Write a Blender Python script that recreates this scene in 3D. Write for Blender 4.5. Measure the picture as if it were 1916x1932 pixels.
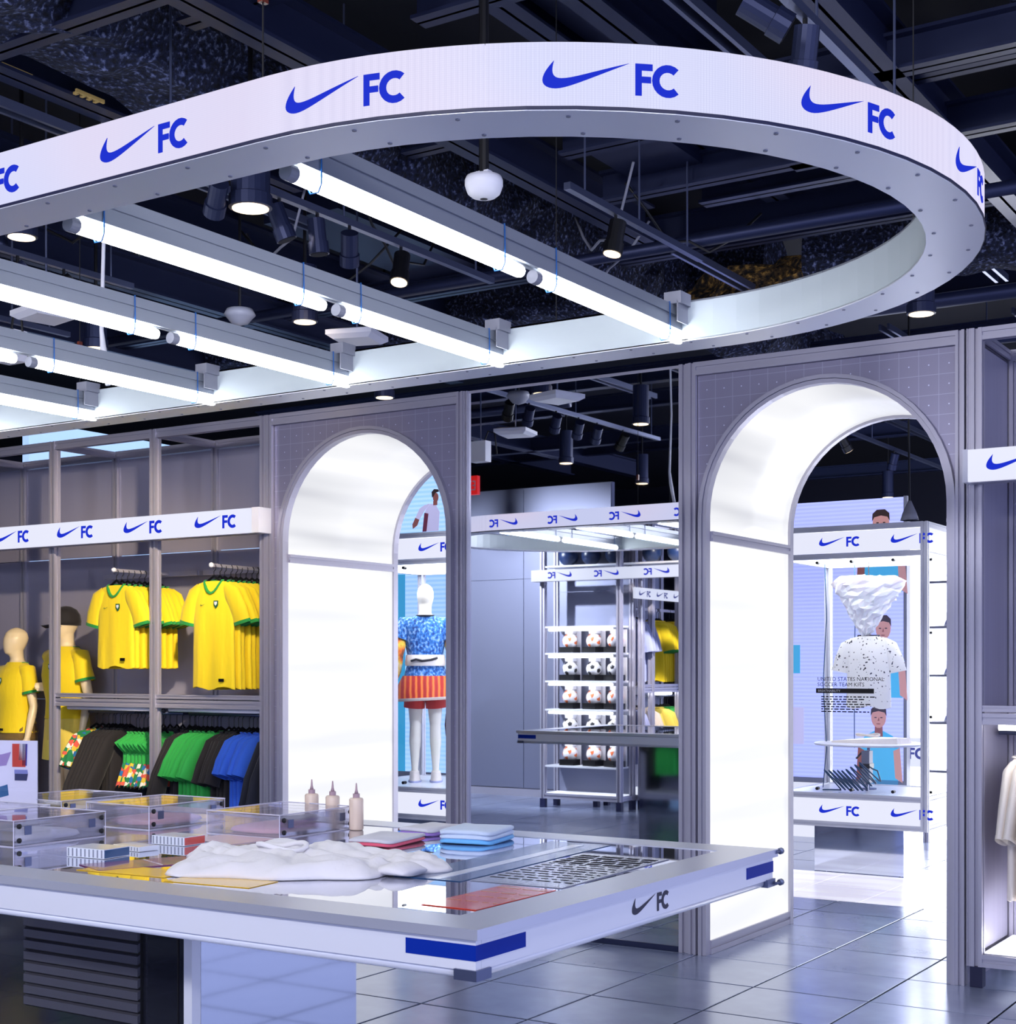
import bpy, bmesh, math, random
from math import pi, sin, cos, sqrt, atan2, radians
from mathutils import Vector, Matrix
random.seed(7)
for o in list(bpy.data.objects): bpy.data.objects.remove(o)
SC = bpy.context.scene
COL = SC.collection
# ------------------------------------------------------------------ camera, world, exposure
# x runs along the arch wall, y points from the camera towards it, z up (metres); the arch wall and its mirror stand at y = 7.25
FPX, HORIZON, YAW, EYE = 2770.0, 1260.0, 0.5694, 1.55
cam_d = bpy.data.cameras.new('camera'); cam = bpy.data.objects.new('camera', cam_d); COL.objects.link(cam)
cam_d.sensor_fit = 'HORIZONTAL'; cam_d.sensor_width = 36.0
cam_d.lens = FPX * 36.0 / 1916.0
cam_d.shift_y = (HORIZON - 966.0) / 1916.0
cam.location = (0, 0, EYE); cam.rotation_euler = (pi / 2, 0, YAW)
cam_d.clip_start = 0.05
SC.camera = cam
SC.view_settings.view_transform = 'Standard'; SC.view_settings.look = 'None'
SC.view_settings.gamma = 1.0; SC.view_settings.use_curve_mapping = False
SC.view_settings.exposure = 0.0
W = bpy.data.worlds.new('world'); SC.world = W; W.use_nodes = True
W.node_tree.nodes['Background'].inputs[0].default_value = (0.50, 0.55, 0.88, 1)
W.node_tree.nodes['Background'].inputs[1].default_value = 2.1

def spot(name, loc, target, energy, color, angle=50, blend=.6, r=.05):
    d = bpy.data.lights.new(name, 'SPOT'); d.energy = energy; d.color = color
    d.spot_size = radians(angle); d.spot_blend = blend; d.shadow_soft_size = r
    o = bpy.data.objects.new(name, d); COL.objects.link(o); o.location = loc
    o.rotation_euler = (Vector(target) - Vector(loc)).to_track_quat('-Z', 'Y').to_euler()
    return o
WARM = (1.0, .80, .52); COOL = (.78, .84, 1.0)
# track spots on the racks and arch panels, then added fill spots for dim areas
for x, y, z, e, c, a in ((-7.05, 7.3, 1.8, 330, WARM, 34), (-8.0, 7.3, 1.8, 330, WARM, 34), (-9.1, 7.4, 1.6, 750, WARM, 34), (-7.3, 7.5, .8, 260, COOL, 40),
                         (-5.72, 7.2, 2.9, 60, WARM, 18), (-6.6, 7.5, 2.9, 90, WARM, 24), (-8.3, 7.8, 2.9, 90, COOL, 40)):
    spot('track_and_fill_lamp', (-4.13 - .02 * (x < -7), 4.6 + .1 * (x + 8), 3.4), (x, y, z), e, c, a)
for x, y, z, e, c, a in ((-2.2, 7.2, 2.9, 60, WARM, 20), (-1.4, 7.5, 1.2, 240, COOL, 36), (-3.9, 7.1, .2, 160, COOL, 50)):
    spot('track_and_fill_lamp', (-1.63, 4.2, 3.4), (x, y, z), e, c, a)
for x, y, z, e, c, a in ((-7.5, -.6, 1.4, 420, WARM, 40), (-8.2, .4, 1.4, 300, COOL, 40), (-7.6, -1.2, 1.2, 300, COOL, 40)):
    spot('track_and_fill_lamp', (-6.0, 1.7, 3.45), (x, y, z), e, c, a)  # spots without a fixture, added to brighten the racks seen in the mirror
spot('track_and_fill_lamp', (-9.6, 2.2, 3.42), (-9.3, -.5, 1.5), 1000, (.85, .9, 1), 95)  # added lamp, brightens the grey wall reflected in the mirror
for x, y, z, tx, e in ((-.8, -1.2, 3.5, -2.6, 320), (-3.4, -1.6, 3.5, -4.6, 360), (1.2, .6, 3.5, -1.2, 150), (-5.4, .2, 3.5, -8., 220)):
    spot('front_fill_lamp', (x, y, z), (tx, 5.5, .9), e, (.93, .93, 1.), 95, 1., .25)  # added soft fill without fixtures, brightens the table fascia and front faces
for x, y, z, e, c, a in ((-3.6, 10.5, 1.4, 420, COOL, 46), (-6.8, 9.5, 1.4, 360, COOL, 46)):
    spot('track_and_fill_lamp', (-4.3, 11.6 if x > -5 else 8.6, 3.4), (x, y, z), e, c, a)  # added spots that brighten the contents of the glass cases

# ------------------------------------------------------------------ colours and materials
def hx(h, a=1.0):
    h = h.lstrip('#'); r = []
    for i in (0, 2, 4):
        c = int(h[i:i + 2], 16) / 255
        r.append(c / 12.92 if c <= .04045 else ((c + .055) / 1.055) ** 2.4)
    return (r[0], r[1], r[2], a)
MATS = {}
def mat(name, col, rough=.5, metal=0., emit=None, es=0., coat=0., spec=None, trans=0., ior=None, aniso=0.):
    m = bpy.data.materials.new(name); m.use_nodes = True
    b = m.node_tree.nodes['Principled BSDF']
    b.inputs['Base Color'].default_value = hx(col) if isinstance(col, str) else col
    b.inputs['Roughness'].default_value = rough; b.inputs['Metallic'].default_value = metal
    if emit is not None:
        b.inputs['Emission Color'].default_value = hx(emit) if isinstance(emit, str) else emit
        b.inputs['Emission Strength'].default_value = es
    b.inputs['Coat Weight'].default_value = coat
    if coat: b.inputs['Coat Roughness'].default_value = .03
    if spec is not None: b.inputs['Specular IOR Level'].default_value = spec
    if trans: b.inputs['Transmission Weight'].default_value = trans
    if ior: b.inputs['IOR'].default_value = ior
    if aniso: b.inputs['Anisotropic'].default_value = aniso
    MATS[name] = m
    return m
def nd(m, t, **kw):
    n = m.node_tree.nodes.new(t)
    for k, v in kw.items(): setattr(n, k, v)
    return n
def lk(m, a, b): m.node_tree.links.new(a, b)
def bs(m): return m.node_tree.nodes['Principled BSDF']
def coords(m, scale=(1, 1, 1), which='Object'):
    t = nd(m, 'ShaderNodeTexCoord'); mp = nd(m, 'ShaderNodeMapping'); mp.inputs['Scale'].default_value = scale
    lk(m, t.outputs[which], mp.inputs['Vector']); return mp.outputs['Vector']
def ramp(m, fac, stops, interp='LINEAR'):
    r = nd(m, 'ShaderNodeValToRGB'); r.color_ramp.interpolation = interp
    e = r.color_ramp.elements
    while len(e) < len(stops): e.new(.5)
    for el, (p, c) in zip(e, stops):
        el.position = p; el.color = hx(c) if isinstance(c, str) else c
    lk(m, fac, r.inputs[0]); return r.outputs[0]
def noisy(m, stops, scale=(10, 10, 10), detail=3, to='Base Color', which='Object', size=1.0):
    n = nd(m, 'ShaderNodeTexNoise'); n.inputs['Scale'].default_value = size; n.inputs['Detail'].default_value = detail
    lk(m, coords(m, scale, which), n.inputs['Vector'])
    o = ramp(m, n.outputs[0], stops); lk(m, o, bs(m).inputs[to]); return n
def bump(m, src, strength=.2, dist=.005):
    b = nd(m, 'ShaderNodeBump'); b.inputs['Strength'].default_value = strength; b.inputs['Distance'].default_value = dist
    lk(m, src, b.inputs['Height']); lk(m, b.outputs[0], bs(m).inputs['Normal'])
def cloth(name, col, rough=.8, fold=.25):
    m = mat(name, col, rough); bs(m).inputs['Sheen Weight'].default_value = .15
    n = nd(m, 'ShaderNodeTexNoise'); n.inputs['Scale'].default_value = 9; n.inputs['Detail'].default_value = 2
    lk(m, coords(m, (3, 3, .6)), n.inputs['Vector']); bump(m, n.outputs[0], fold, .02)
    return m

ALU = mat('aluminium', '#b4b2c2', .38, .4)
ALUG = mat('rail_grey', '#9aa0ac', .4, .3)
ALUW = mat('brushed_sheet', '#eceef6', .33, .15)
PANEL = mat('panel_metal', '#a09cb2', .36, .35)
noisy(PANEL, [(.3, (.32, .32, .32, 1)), (.7, (.42, .42, .42, 1))], (60, 60, 1.5), 3, 'Roughness')
GRID = mat('panel_gridded', '#9a97b0', .34, .4)            # brushed panel printed with a fine grid and dots
def build_grid(m):
    t = nd(m, 'ShaderNodeTexCoord'); s = nd(m, 'ShaderNodeSeparateXYZ'); lk(m, t.outputs['Object'], s.inputs[0])
    def tri(src, off):
        a = nd(m, 'ShaderNodeMath', operation='MULTIPLY_ADD'); a.inputs[1].default_value = 1 / .1; a.inputs[2].default_value = off; lk(m, src, a.inputs[0])
        f = nd(m, 'ShaderNodeMath', operation='FRACT'); lk(m, a.outputs[0], f.inputs[0])
        u = nd(m, 'ShaderNodeMath', operation='SUBTRACT'); u.inputs[1].default_value = .5; lk(m, f.outputs[0], u.inputs[0])
        v = nd(m, 'ShaderNodeMath', operation='ABSOLUTE'); lk(m, u.outputs[0], v.inputs[0]); return v.outputs[0]
    x1, z1 = tri(s.outputs[0], 0.), tri(s.outputs[2], 0.)
    mx = nd(m, 'ShaderNodeMath', operation='MAXIMUM'); lk(m, x1, mx.inputs[0]); lk(m, z1, mx.inputs[1])
    g = nd(m, 'ShaderNodeMath', operation='GREATER_THAN'); g.inputs[1].default_value = .485; lk(m, mx.outputs[0], g.inputs[0])
    mn = nd(m, 'ShaderNodeMath', operation='MAXIMUM'); lk(m, x1, mn.inputs[0]); lk(m, z1, mn.inputs[1])
    d = nd(m, 'ShaderNodeMath', operation='LESS_THAN'); d.inputs[1].default_value = .03; lk(m, mn.outputs[0], d.inputs[0])
    a = nd(m, 'ShaderNodeMath', operation='MULTIPLY'); a.inputs[1].default_value = .28; lk(m, g.outputs[0], a.inputs[0])
    q = nd(m, 'ShaderNodeMath', operation='MAXIMUM'); lk(m, a.outputs[0], q.inputs[0]); lk(m, d.outputs[0], q.inputs[1])
    lk(m, ramp(m, q.outputs[0], [(0, '#9a97b0'), (1, '#e6e9ff')]), bs(m).inputs['Base Color'])
build_grid(GRID)
BLACK = mat('black_plastic', '#0b0b10', .4)
NAVY = mat('navy_plastic', '#10143c', .5)
STEEL = mat('ceiling_steel', '#2a3150', .42, .5)
STEELB = mat('ceiling_steel_bright', '#6a7290', .35, .8)
SLAB = mat('ceiling_slab', '#0c0e1c', .8)
FUZZ = mat('sprayed_insulation', '#1c2442', .95)
n_ = noisy(FUZZ, [(.35, '#0a0d1e'), (.55, '#1e2748'), (.75, '#8a96c8')], (45, 45, 45), 4)
bump(FUZZ, n_.outputs[0], 1.0, .05)
FUZZW = mat('amber_lit_insulation', '#4a3a22', .95)  # amber light on the insulation is put into its colour
n_ = noisy(FUZZW, [(.4, '#120e10'), (.55, '#5a4424'), (.72, '#c89a4c')], (30, 30, 30), 4); bump(FUZZW, n_.outputs[0], 1., .05)
LED = mat('led_face', '#303038', .5, 0, (.80, .77, .97, 1), .96)
def led_dots(m):
    w = nd(m, 'ShaderNodeTexNoise'); w.inputs['Scale'].default_value = 1.2; w.inputs['Detail'].default_value = 1
    lk(m, coords(m, (1, 1, 2)), w.inputs['Vector'])
    c = ramp(m, w.outputs[0], [(.35, (.74, .76, 1., 1)), (.5, (.80, .77, .97, 1)), (.65, (.84, .75, .92, 1))])
    v = nd(m, 'ShaderNodeTexVoronoi'); v.inputs['Scale'].default_value = 230; v.inputs['Randomness'].default_value = 0
    lk(m, coords(m), v.inputs['Vector'])
    c2 = ramp(m, v.outputs['Distance'], [(.1, (1, 1, 1, 1)), (.75, (.84, .84, .88, 1))])
    x = nd(m, 'ShaderNodeMix', data_type='RGBA', blend_type='MULTIPLY'); x.inputs[0].default_value = 1
    lk(m, c, x.inputs[6]); lk(m, c2, x.inputs[7]); lk(m, x.outputs[2], bs(m).inputs['Emission Color'])
led_dots(LED)
LEDF = mat('led_face_flat', '#303038', .5, 0, (.83, .85, 1., 1), .95)
LOGO = mat('logo_blue', '#02030c', .6, 0, (.012, .032, .66, 1), .95, spec=.05)
LOGOD = mat('logo_blue_dark', '#04061c', .5, 0, (.01, .02, .35, 1), .6)
TUBE = mat('tube_glow', '#ffffff', .4, 0, (.95, .98, 1, 1), 15)
STRIP = mat('shelf_strip_glow', '#ffffff', .4, 0, (1, .98, .94, 1), 12.0)
LINING = mat('arch_light_lining', '#202026', .4, 0, (.95, .96, 1, 1), .95, spec=.2)    # translucent panel over strip lamps, brighter where a strip lies
n_ = nd(LINING, 'ShaderNodeTexNoise'); n_.inputs['Scale'].default_value = 1; n_.inputs['Detail'].default_value = 1.5
lk(LINING, coords(LINING, (1.3, .35, 3.6)), n_.inputs['Vector'])
lk(LINING, ramp(LINING, n_.outputs[0], [(.34, (.93, .94, .98, 1)), (.48, (1.04, 1.04, 1.08, 1)), (.7, (1.1, 1.1, 1.12, 1))]), LINING.node_tree.nodes['Principled BSDF'].inputs['Emission Color'])
VAULT = mat('vault_light_lining', '#202026', .4, 0, (.95, .96, 1, 1), .88, spec=.2)
n_ = nd(VAULT, 'ShaderNodeTexNoise'); n_.inputs['Scale'].default_value = 1; n_.inputs['Detail'].default_value = 1.5
lk(VAULT, coords(VAULT, (1.6, .35, 5.)), n_.inputs['Vector'])
lk(VAULT, ramp(VAULT, n_.outputs[0], [(.34, (.70, .71, .77, 1)), (.5, (.95, .96, 1.0, 1)), (.66, (1.18, 1.18, 1.2, 1))]), VAULT.node_tree.nodes['Principled BSDF'].inputs['Emission Color'])
WHITEL = mat('white_light_panel', '#ffffff', .4, 0, (.97, .98, 1, 1), 7)
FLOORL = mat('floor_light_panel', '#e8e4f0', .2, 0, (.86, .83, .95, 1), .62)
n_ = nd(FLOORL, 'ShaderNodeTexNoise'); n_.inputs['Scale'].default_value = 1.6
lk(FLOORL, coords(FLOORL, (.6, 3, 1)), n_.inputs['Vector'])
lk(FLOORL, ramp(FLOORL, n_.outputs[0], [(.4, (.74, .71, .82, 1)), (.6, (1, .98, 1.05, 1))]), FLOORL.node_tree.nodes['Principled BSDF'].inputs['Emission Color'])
DECKL = mat('deck_light_panel', '#f4f4ff', .3, 0, (.92, .95, 1, 1), .9)
WARML = mat('downlight_glow', '#ffffff', .4, 0, (1., .72, .38, 1), 2.2)
MIRROR = mat('mirror_glass', (.80, .83, .88, 1), .012, 1.0)
MIRP = mat('mirror_cladding', (.62, .66, .74, 1), .05, 1.0)
GLOSSB = mat('gloss_black', '#15161f', .05, 0, coat=1, spec=.8)
TILE = mat('floor_tile', '#98a4c4', .22, .45)
n_ = noisy(TILE, [(.3, '#8c98ba'), (.7, '#acb6d2')], (2.2, 2.2, 2), 4)
r_ = ramp(TILE, n_.outputs[0], [(.3, (.19, .19, .19, 1)), (.7, (.25, .25, .25, 1))]); lk(TILE, r_, bs(TILE).inputs['Roughness'])
GROUT = mat('floor_joint', '#07070c', .9, spec=.1)
TGLASS = mat('table_glass', '#d2d5e2', .012, .92)
FASCIA = mat('table_fascia', '#eceef8', .30, .1)
TFRAME = mat('table_frame', '#d0d3e2', .28, .5)
STRIPEB = mat('stripe_blue', '#042c9c', .5, spec=.15)
YELLOW = cloth('yellow_cloth', '#f7d816'); YELLOWP = cloth('pale_yellow_cloth', '#f6dc5e')
GREEN = cloth('green_cloth', '#1c8f3c'); GREENB = cloth('bright_green_cloth', '#2cb04a'); BLUEC = cloth('blue_cloth', '#2a62da')
NAVYC = cloth('navy_cloth', '#0e1124'); BLACKC = cloth('black_cloth', '#1c181c'); WHITEC = cloth('white_cloth', '#efe6dc')
LAVC = cloth('lavender_cloth', '#aab0da'); BROWNC = cloth('olive_brown_cloth', '#7a6030'); CREAMC = cloth('cream_cloth', '#e8d8c8')
REDC = cloth('red_cloth', '#d4301c', .7)
SKIRT = cloth('pleated_skirt', '#d8381c', .7)
w_ = nd(SKIRT, 'ShaderNodeTexWave'); w_.inputs['Scale'].default_value = 7; w_.inputs['Distortion'].default_value = 1.5; w_.bands_direction = 'X'
lk(SKIRT, coords(SKIRT), w_.inputs['Vector']); lk(SKIRT, ramp(SKIRT, w_.outputs[0], [(.3, '#b81c12'), (.7, '#e0521c'), (.95, '#f0842c')]), bs(SKIRT).inputs['Base Color'])
FLORAL = cloth('floral_cloth', '#2a7a4a')
v_ = nd(FLORAL, 'ShaderNodeTexVoronoi'); v_.inputs['Scale'].default_value = 30; lk(FLORAL, nd(FLORAL, 'ShaderNodeNewGeometry').outputs['Position'], v_.inputs['Vector'])
lk(FLORAL, ramp(FLORAL, v_.outputs['Color'], [(.2, '#17804a'), (.4, '#e8c83a'), (.5, '#1c6fb4'), (.62, '#e25a4a'), (.75, '#f4efe2'), (.9, '#158a58')], 'CONSTANT'), bs(FLORAL).inputs['Base Color'])
KNIT = cloth('blue_speckled_cloth', '#2a6ec0')
n_ = noisy(KNIT, [(.35, '#123a86'), (.52, '#2f7ed0'), (.68, '#a8cbee')], (55, 55, 40), 3)
PUFF = cloth('puffy_patterned_cloth', '#e0b050')
n_ = noisy(PUFF, [(.3, '#5c3a20'), (.42, '#e87020'), (.52, '#f2c63c'), (.64, '#f3e6c4'), (.8, '#c98f3a')], (9, 9, 9), 3)
SPECK = cloth('speckled_white_cloth', '#f4f2ee')
v_ = nd(SPECK, 'ShaderNodeTexNoise'); v_.inputs['Scale'].default_value = 62; v_.inputs['Detail'].default_value = 0
lk(SPECK, coords(SPECK), v_.inputs['Vector']); lk(SPECK, ramp(SPECK, v_.outputs[0], [(.70, '#f6f4f0'), (.73, '#23242c')], 'CONSTANT'), bs(SPECK).inputs['Base Color'])
SKIN = mat('mannequin_cream', '#efd9ae', .35); SKINW = mat('mannequin_white', '#f1ecde', .35)
ACRYL = mat('acrylic', '#e6e8f4', .03, 0, trans=.0)
def glassy(m, tint, amount, ior=1.35, frost=0):
    nt = m.node_tree; nt.nodes.clear()
    out = nt.nodes.new('ShaderNodeOutputMaterial'); mx = nt.nodes.new('ShaderNodeMixShader')
    t = nt.nodes.new('ShaderNodeBsdfTransparent'); t.inputs[0].default_value = tint
    g = nt.nodes.new('ShaderNodeBsdfGlossy'); g.inputs['Roughness'].default_value = .02; g.inputs['Color'].default_value = (.95, .95, 1, 1)
    fr = nt.nodes.new('ShaderNodeFresnel'); fr.inputs[0].default_value = ior
    a = nt.nodes.new('ShaderNodeMath'); a.operation = 'MULTIPLY_ADD'; a.inputs[1].default_value = .8; a.inputs[2].default_value = amount
    nt.links.new(fr.outputs[0], a.inputs[0]); nt.links.new(a.outputs[0], mx.inputs[0])
    if frost:
        d = nt.nodes.new('ShaderNodeBsdfDiffuse'); d.inputs[0].default_value = (.86, .84, .93, 1); m2 = nt.nodes.new('ShaderNodeMixShader'); m2.inputs[0].default_value = frost
        nt.links.new(t.outputs[0], m2.inputs[1]); nt.links.new(d.outputs[0], m2.inputs[2]); nt.links.new(m2.outputs[0], mx.inputs[1])
    else: nt.links.new(t.outputs[0], mx.inputs[1])
    nt.links.new(g.outputs[0], mx.inputs[2]); nt.links.new(mx.outputs[0], out.inputs[0])
glassy(ACRYL, (.965, .965, 1, 1), .05, 1.35, .11)
GLASS = mat('case_glass', '#ffffff'); glassy(GLASS, (.97, .98, 1, 1), .02, 1.25)
BOTTLE = mat('translucent_bottle', '#f2dccb', .3, 0); bs(BOTTLE).inputs['Transmission Weight'].default_value = .25
PINKP = mat('mauve_plastic', '#a98f9a', .4); RED = mat('red_plastic', '#c8242a', .4)
WHITEP = mat('white_plastic', '#e8e8f2', .4); GREYP = mat('grey_plastic', '#8c8e9c', .5)
CABLEB = mat('blue_cable', '#1c5ea8', .4); CABLEK = mat('black_cable', '#08080c', .5); TEAL = mat('teal_coil', '#1e4a6e', .4)

# ------------------------------------------------------------------ mesh builder
class MB:
    def __init__(s): s.v = []; s.f = []
    def add(s, vs, fs):
        b = len(s.v); s.v += [tuple(p) for p in vs]; s.f += [tuple(i + b for i in q) for q in fs]; return s
    def box(s, x0, x1, y0, y1, z0, z1):
        return s.add([(x0, y0, z0), (x1, y0, z0), (x1, y1, z0), (x0, y1, z0), (x0, y0, z1), (x1, y0, z1), (x1, y1, z1), (x0, y1, z1)],
                     [(3, 2, 1, 0), (4, 5, 6, 7), (0, 1, 5, 4), (1, 2, 6, 5), (2, 3, 7, 6), (3, 0, 4, 7)])
    def cbox(s, x, y, z, a, b, c): return s.box(x - a / 2, x + a / 2, y - b / 2, y + b / 2, z - c / 2, z + c / 2)
    def ring_loft(s, rings, cap=True, closed=False):
        n = len(rings[0]); vs = [p for r in rings for p in r]; fs = []
        m = len(rings)
        for i in range(m if closed else m - 1):
            for k in range(n):
                a = i * n + k; b = i * n + (k + 1) % n; c = ((i + 1) % m) * n + (k + 1) % n; d = ((i + 1) % m) * n + k
                fs.append((a, b, c, d))
        if cap and not closed:
            fs.append(tuple(range(n))[::-1]); fs.append(tuple(range((m - 1) * n, m * n)))
        return s.add(vs, fs)
    def tube(s, pts, r, n=8, cap=True, closed=False, r2=None, up=None):
        pts = [Vector(p) for p in pts]; rings = []; m = len(pts); prev = None
        for i, p in enumerate(pts):
            a = pts[(i - 1) % m] if (i > 0 or closed) else p; b = pts[(i + 1) % m] if (i < m - 1 or closed) else p
            t = (b - a).normalized()
            if prev is None:
                u = Vector(up) if up else (Vector((0, 0, 1)) if abs(t.z) < .9 else Vector((1, 0, 0)))
                u = (u - t * u.dot(t)).normalized()
            else:
                u = (prev - t * prev.dot(t)).normalized()
            prev = u; w = t.cross(u)
            ra = r[i] if isinstance(r, (list, tuple)) else r
            rb = (r2[i] if isinstance(r2, (list, tuple)) else r2) if r2 is not None else ra
            rings.append([p + u * ra * cos(2 * pi * k / n) + w * rb * sin(2 * pi * k / n) for k in range(n)])
        return s.ring_loft(rings, cap, closed)
    def lathe(s, prof, n=20, c=(0, 0, 0), axis='z'):
        rings = []
        for r, h in prof:
            ring = []
            for k in range(n):
                a = 2 * pi * k / n; x, y, z = max(r, 1e-4) * cos(a), max(r, 1e-4) * sin(a), h
                if axis == 'x': x, y, z = z, x, y
                if axis == 'y': x, y, z = y, z, x
                ring.append((x + c[0], y + c[1], z + c[2]))
            rings.append(ring)
        return s.ring_loft(rings, True)
    def extr(s, p0, p1, w=.04, d=.04):
        """aluminium T-slot profile from p0 to p1 (along an axis): w across x (or y), d across the other"""
        a, b = w / 2, d / 2; g = min(a, b) * .34; dp = min(a, b) * .8
        poly = [(-a, -b), (-g, -b), (-g, -b + dp), (g, -b + dp), (g, -b), (a, -b), (a, -g), (a - dp * .5, -g), (a - dp * .5, g), (a, g), (a, b),
                (g, b), (g, b - dp), (-g, b - dp), (-g, b), (-a, b), (-a, g), (-a + dp * .5, g), (-a + dp * .5, -g), (-a, -g)]
        p0, p1 = Vector(p0), Vector(p1); t = (p1 - p0)
        ax = max(range(3), key=lambda i: abs(t[i]))
        def put(c, u, v):
            if ax == 2: return (c[0] + u, c[1] + v, c[2])
            if ax == 0: return (c[0], c[1] + u, c[2] + v)
            return (c[0] + u, c[1], c[2] + v)
        return s.ring_loft([[put(p0, u, v) for u, v in poly], [put(p1, u, v) for u, v in poly]])
    def grid(s, fn, nu, nv):
        vs = [fn(i / nu, j / nv) for j in range(nv + 1) for i in range(nu + 1)]
        fs = [(j * (nu + 1) + i, j * (nu + 1) + i + 1, (j + 1) * (nu + 1) + i + 1, (j + 1) * (nu + 1) + i) for j in range(nv) for i in range(nu)]
        return s.add(vs, fs)
    def slab(s, poly, h, put):
        """2D outline extruded by h; put(u, v, w) places it"""
        n = len(poly)
        return s.add([put(u, v, 0) for u, v in poly] + [put(u, v, h) for u, v in poly],
                     [tuple(range(n)), tuple(range(n, 2 * n))[::-1]] + [(k, k + n, (k + 1) % n + n, (k + 1) % n) for k in range(n)])
    def mesh(s, name, smooth=False):
        me = bpy.data.meshes.new(name); me.from_pydata(s.v, [], s.f); me.update()
        bm = bmesh.new(); bm.from_mesh(me); bmesh.ops.recalc_face_normals(bm, faces=bm.faces); bm.to_mesh(me); bm.free()
        if smooth:
            me.shade_smooth() if hasattr(me, 'shade_smooth') else None
        return me
def obj(name, mb, m, parent=None, smooth=False, loc=None):
    me = mb if isinstance(mb, bpy.types.Mesh) else mb.mesh(name, smooth)
    if not me.materials: me.materials.append(m)
    o = bpy.data.objects.new(name, me); COL.objects.link(o)
    if parent: o.parent = parent
    if loc: o.location = loc
    return o
def tag(o, label, cat, group=None):
    o['label'] = label; o['category'] = cat
    if group: o['group'] = group
    return o
def thing(name, label, cat, loc=(0, 0, 0), rz=0, group=None):
    o = bpy.data.objects.new(name, None); COL.objects.link(o); o.location = loc; o.rotation_euler = (0, 0, rz)
    o.empty_display_size = .1
    return tag(o, label, cat, group)
def struct(name, mb, m, parent=None, smooth=False):
    o = obj(name, mb, m, parent, smooth)
    if not parent: o['kind'] = 'structure'
    return o
def kids(o): return [c for c in COL.objects if c.parent == o]
def dup(root, loc, rz=None, label=None, group=None):
    r = root.copy(); COL.objects.link(r); r.location = loc
    if rz is not None: r.rotation_euler = (0, 0, rz)
    if label: r['label'] = label
    if group: r['group'] = group
    for ch in TREE.get(root.name) or kids(root):
        c = ch.copy(); COL.objects.link(c); c.parent = r
        for g in kids(ch):
            d = g.copy(); COL.objects.link(d); d.parent = c
    return r
TREE = {}
def ordn(i): return ['frontmost', 'second', 'third', 'fourth', 'fifth', 'sixth', 'seventh', 'eighth', 'ninth', 'tenth', 'eleventh', 'twelfth', 'thirteenth'][i]
def smoothall(o, ang=40):
    for p in o.data.polygons: p.use_smooth = True
    return o

# ------------------------------------------------------------------ lettering: check mark and the letters FC
def bez(p0, p1, p2, p3, n): 
    r = []
    for i in range(n + 1):
        t = i / n; a = (1 - t) ** 3; b = 3 * t * (1 - t) ** 2; c = 3 * t * t * (1 - t); d = t ** 3
        r.append((a * p0[0] + b * p1[0] + c * p2[0] + d * p3[0], a * p0[1] + b * p1[1] + c * p2[1] + d * p3[1]))
    return r
def swoosh_strip():
    lo = bez((.135, .32), (.06, .24), (0, .16), (0, .095), 6)[:-1] + bez((0, .095), (0, .03), (.07, 0), (.15, 0), 6)[:-1] + bez((.15, 0), (.27, 0), (.45, .075), (1, .305), 8)
    hi = bez((.135, .32), (.10, .20), (.10, .115), (.22, .115), 12)[:-1] + bez((.22, .115), (.34, .115), (.55, .185), (1, .305), 8)
    return lo, hi
LO, HI = swoosh_strip()
def logo(parent, put, m=LOGO, sc=1.0, h=.002, only=None):
    """put(u, v, w) maps metres along and up the face; the mark is .172 wide at scale 1"""
    k = .172 * sc; mb = MB(); n = len(LO)
    vs = []
    for w in (0, h):
        vs += [put(u * k, v * k, w) for u, v in LO] + [put(u * k, v * k, w) for u, v in HI]
    fs = []
    for i in range(n - 1):
        fs.append((2 * n + i, 2 * n + i + 1, 3 * n + i + 1, 3 * n + i))
        fs.append((i, i + 1, 2 * n + i + 1, 2 * n + i)); fs.append((n + i, n + i + 1, 3 * n + i + 1, 3 * n + i))
    mb.add(vs, fs); obj('swoosh', mb, m, parent)
    if only == 'swoosh': return
    mb = MB(); q = sc
    def bar(u0, u1, v0, v1):
        N = 2; vs = []; fs = []
        for w in (0, h):
            for i in range(N + 1):
                u = u0 + (u1 - u0) * i / N; vs += [put(u * q, v0 * q, w), put(u * q, v1 * q, w)]
        b = 2 * (N + 1)
        for i in range(N):
            fs += [(b + 2 * i, b + 2 * i + 2, b + 2 * i + 3, b + 2 * i + 1), (2 * i, 2 * i + 2, b + 2 * i + 2, b + 2 * i), (2 * i + 1, 2 * i + 3, b + 2 * i + 3, b + 2 * i + 1)]
        fs += [(0, 1, b + 1, b), (b - 2, b - 1, 2 * b - 1, 2 * b - 2)]
        mb.add(vs, fs)
    bar(.184, .197, -.010, .053); bar(.197, .219, .040, .053); bar(.197, .216, .0155, .028)
    cx, cy, R0, R1, N = .2505, .0215, .0175, .0325, 16; vs = []; fs = []
    for w in (0, h):
        for i in range(N + 1):
            a = radians(48 + 264 * i / N)
            for R in (R0, R1): vs.append(put((cx + R * cos(a)) * q, (cy + R * sin(a)) * q, w))
    b = 2 * (N + 1)
    for i in range(N):
        fs += [(b + 2 * i, b + 2 * i + 2, b + 2 * i + 3, b + 2 * i + 1), (2 * i, 2 * i + 2, b + 2 * i + 2, b + 2 * i), (2 * i + 1, 2 * i + 3, b + 2 * i + 3, b + 2 * i + 1)]
    mb.add(vs, fs)
    obj('letters', mb, m, parent)
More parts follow.
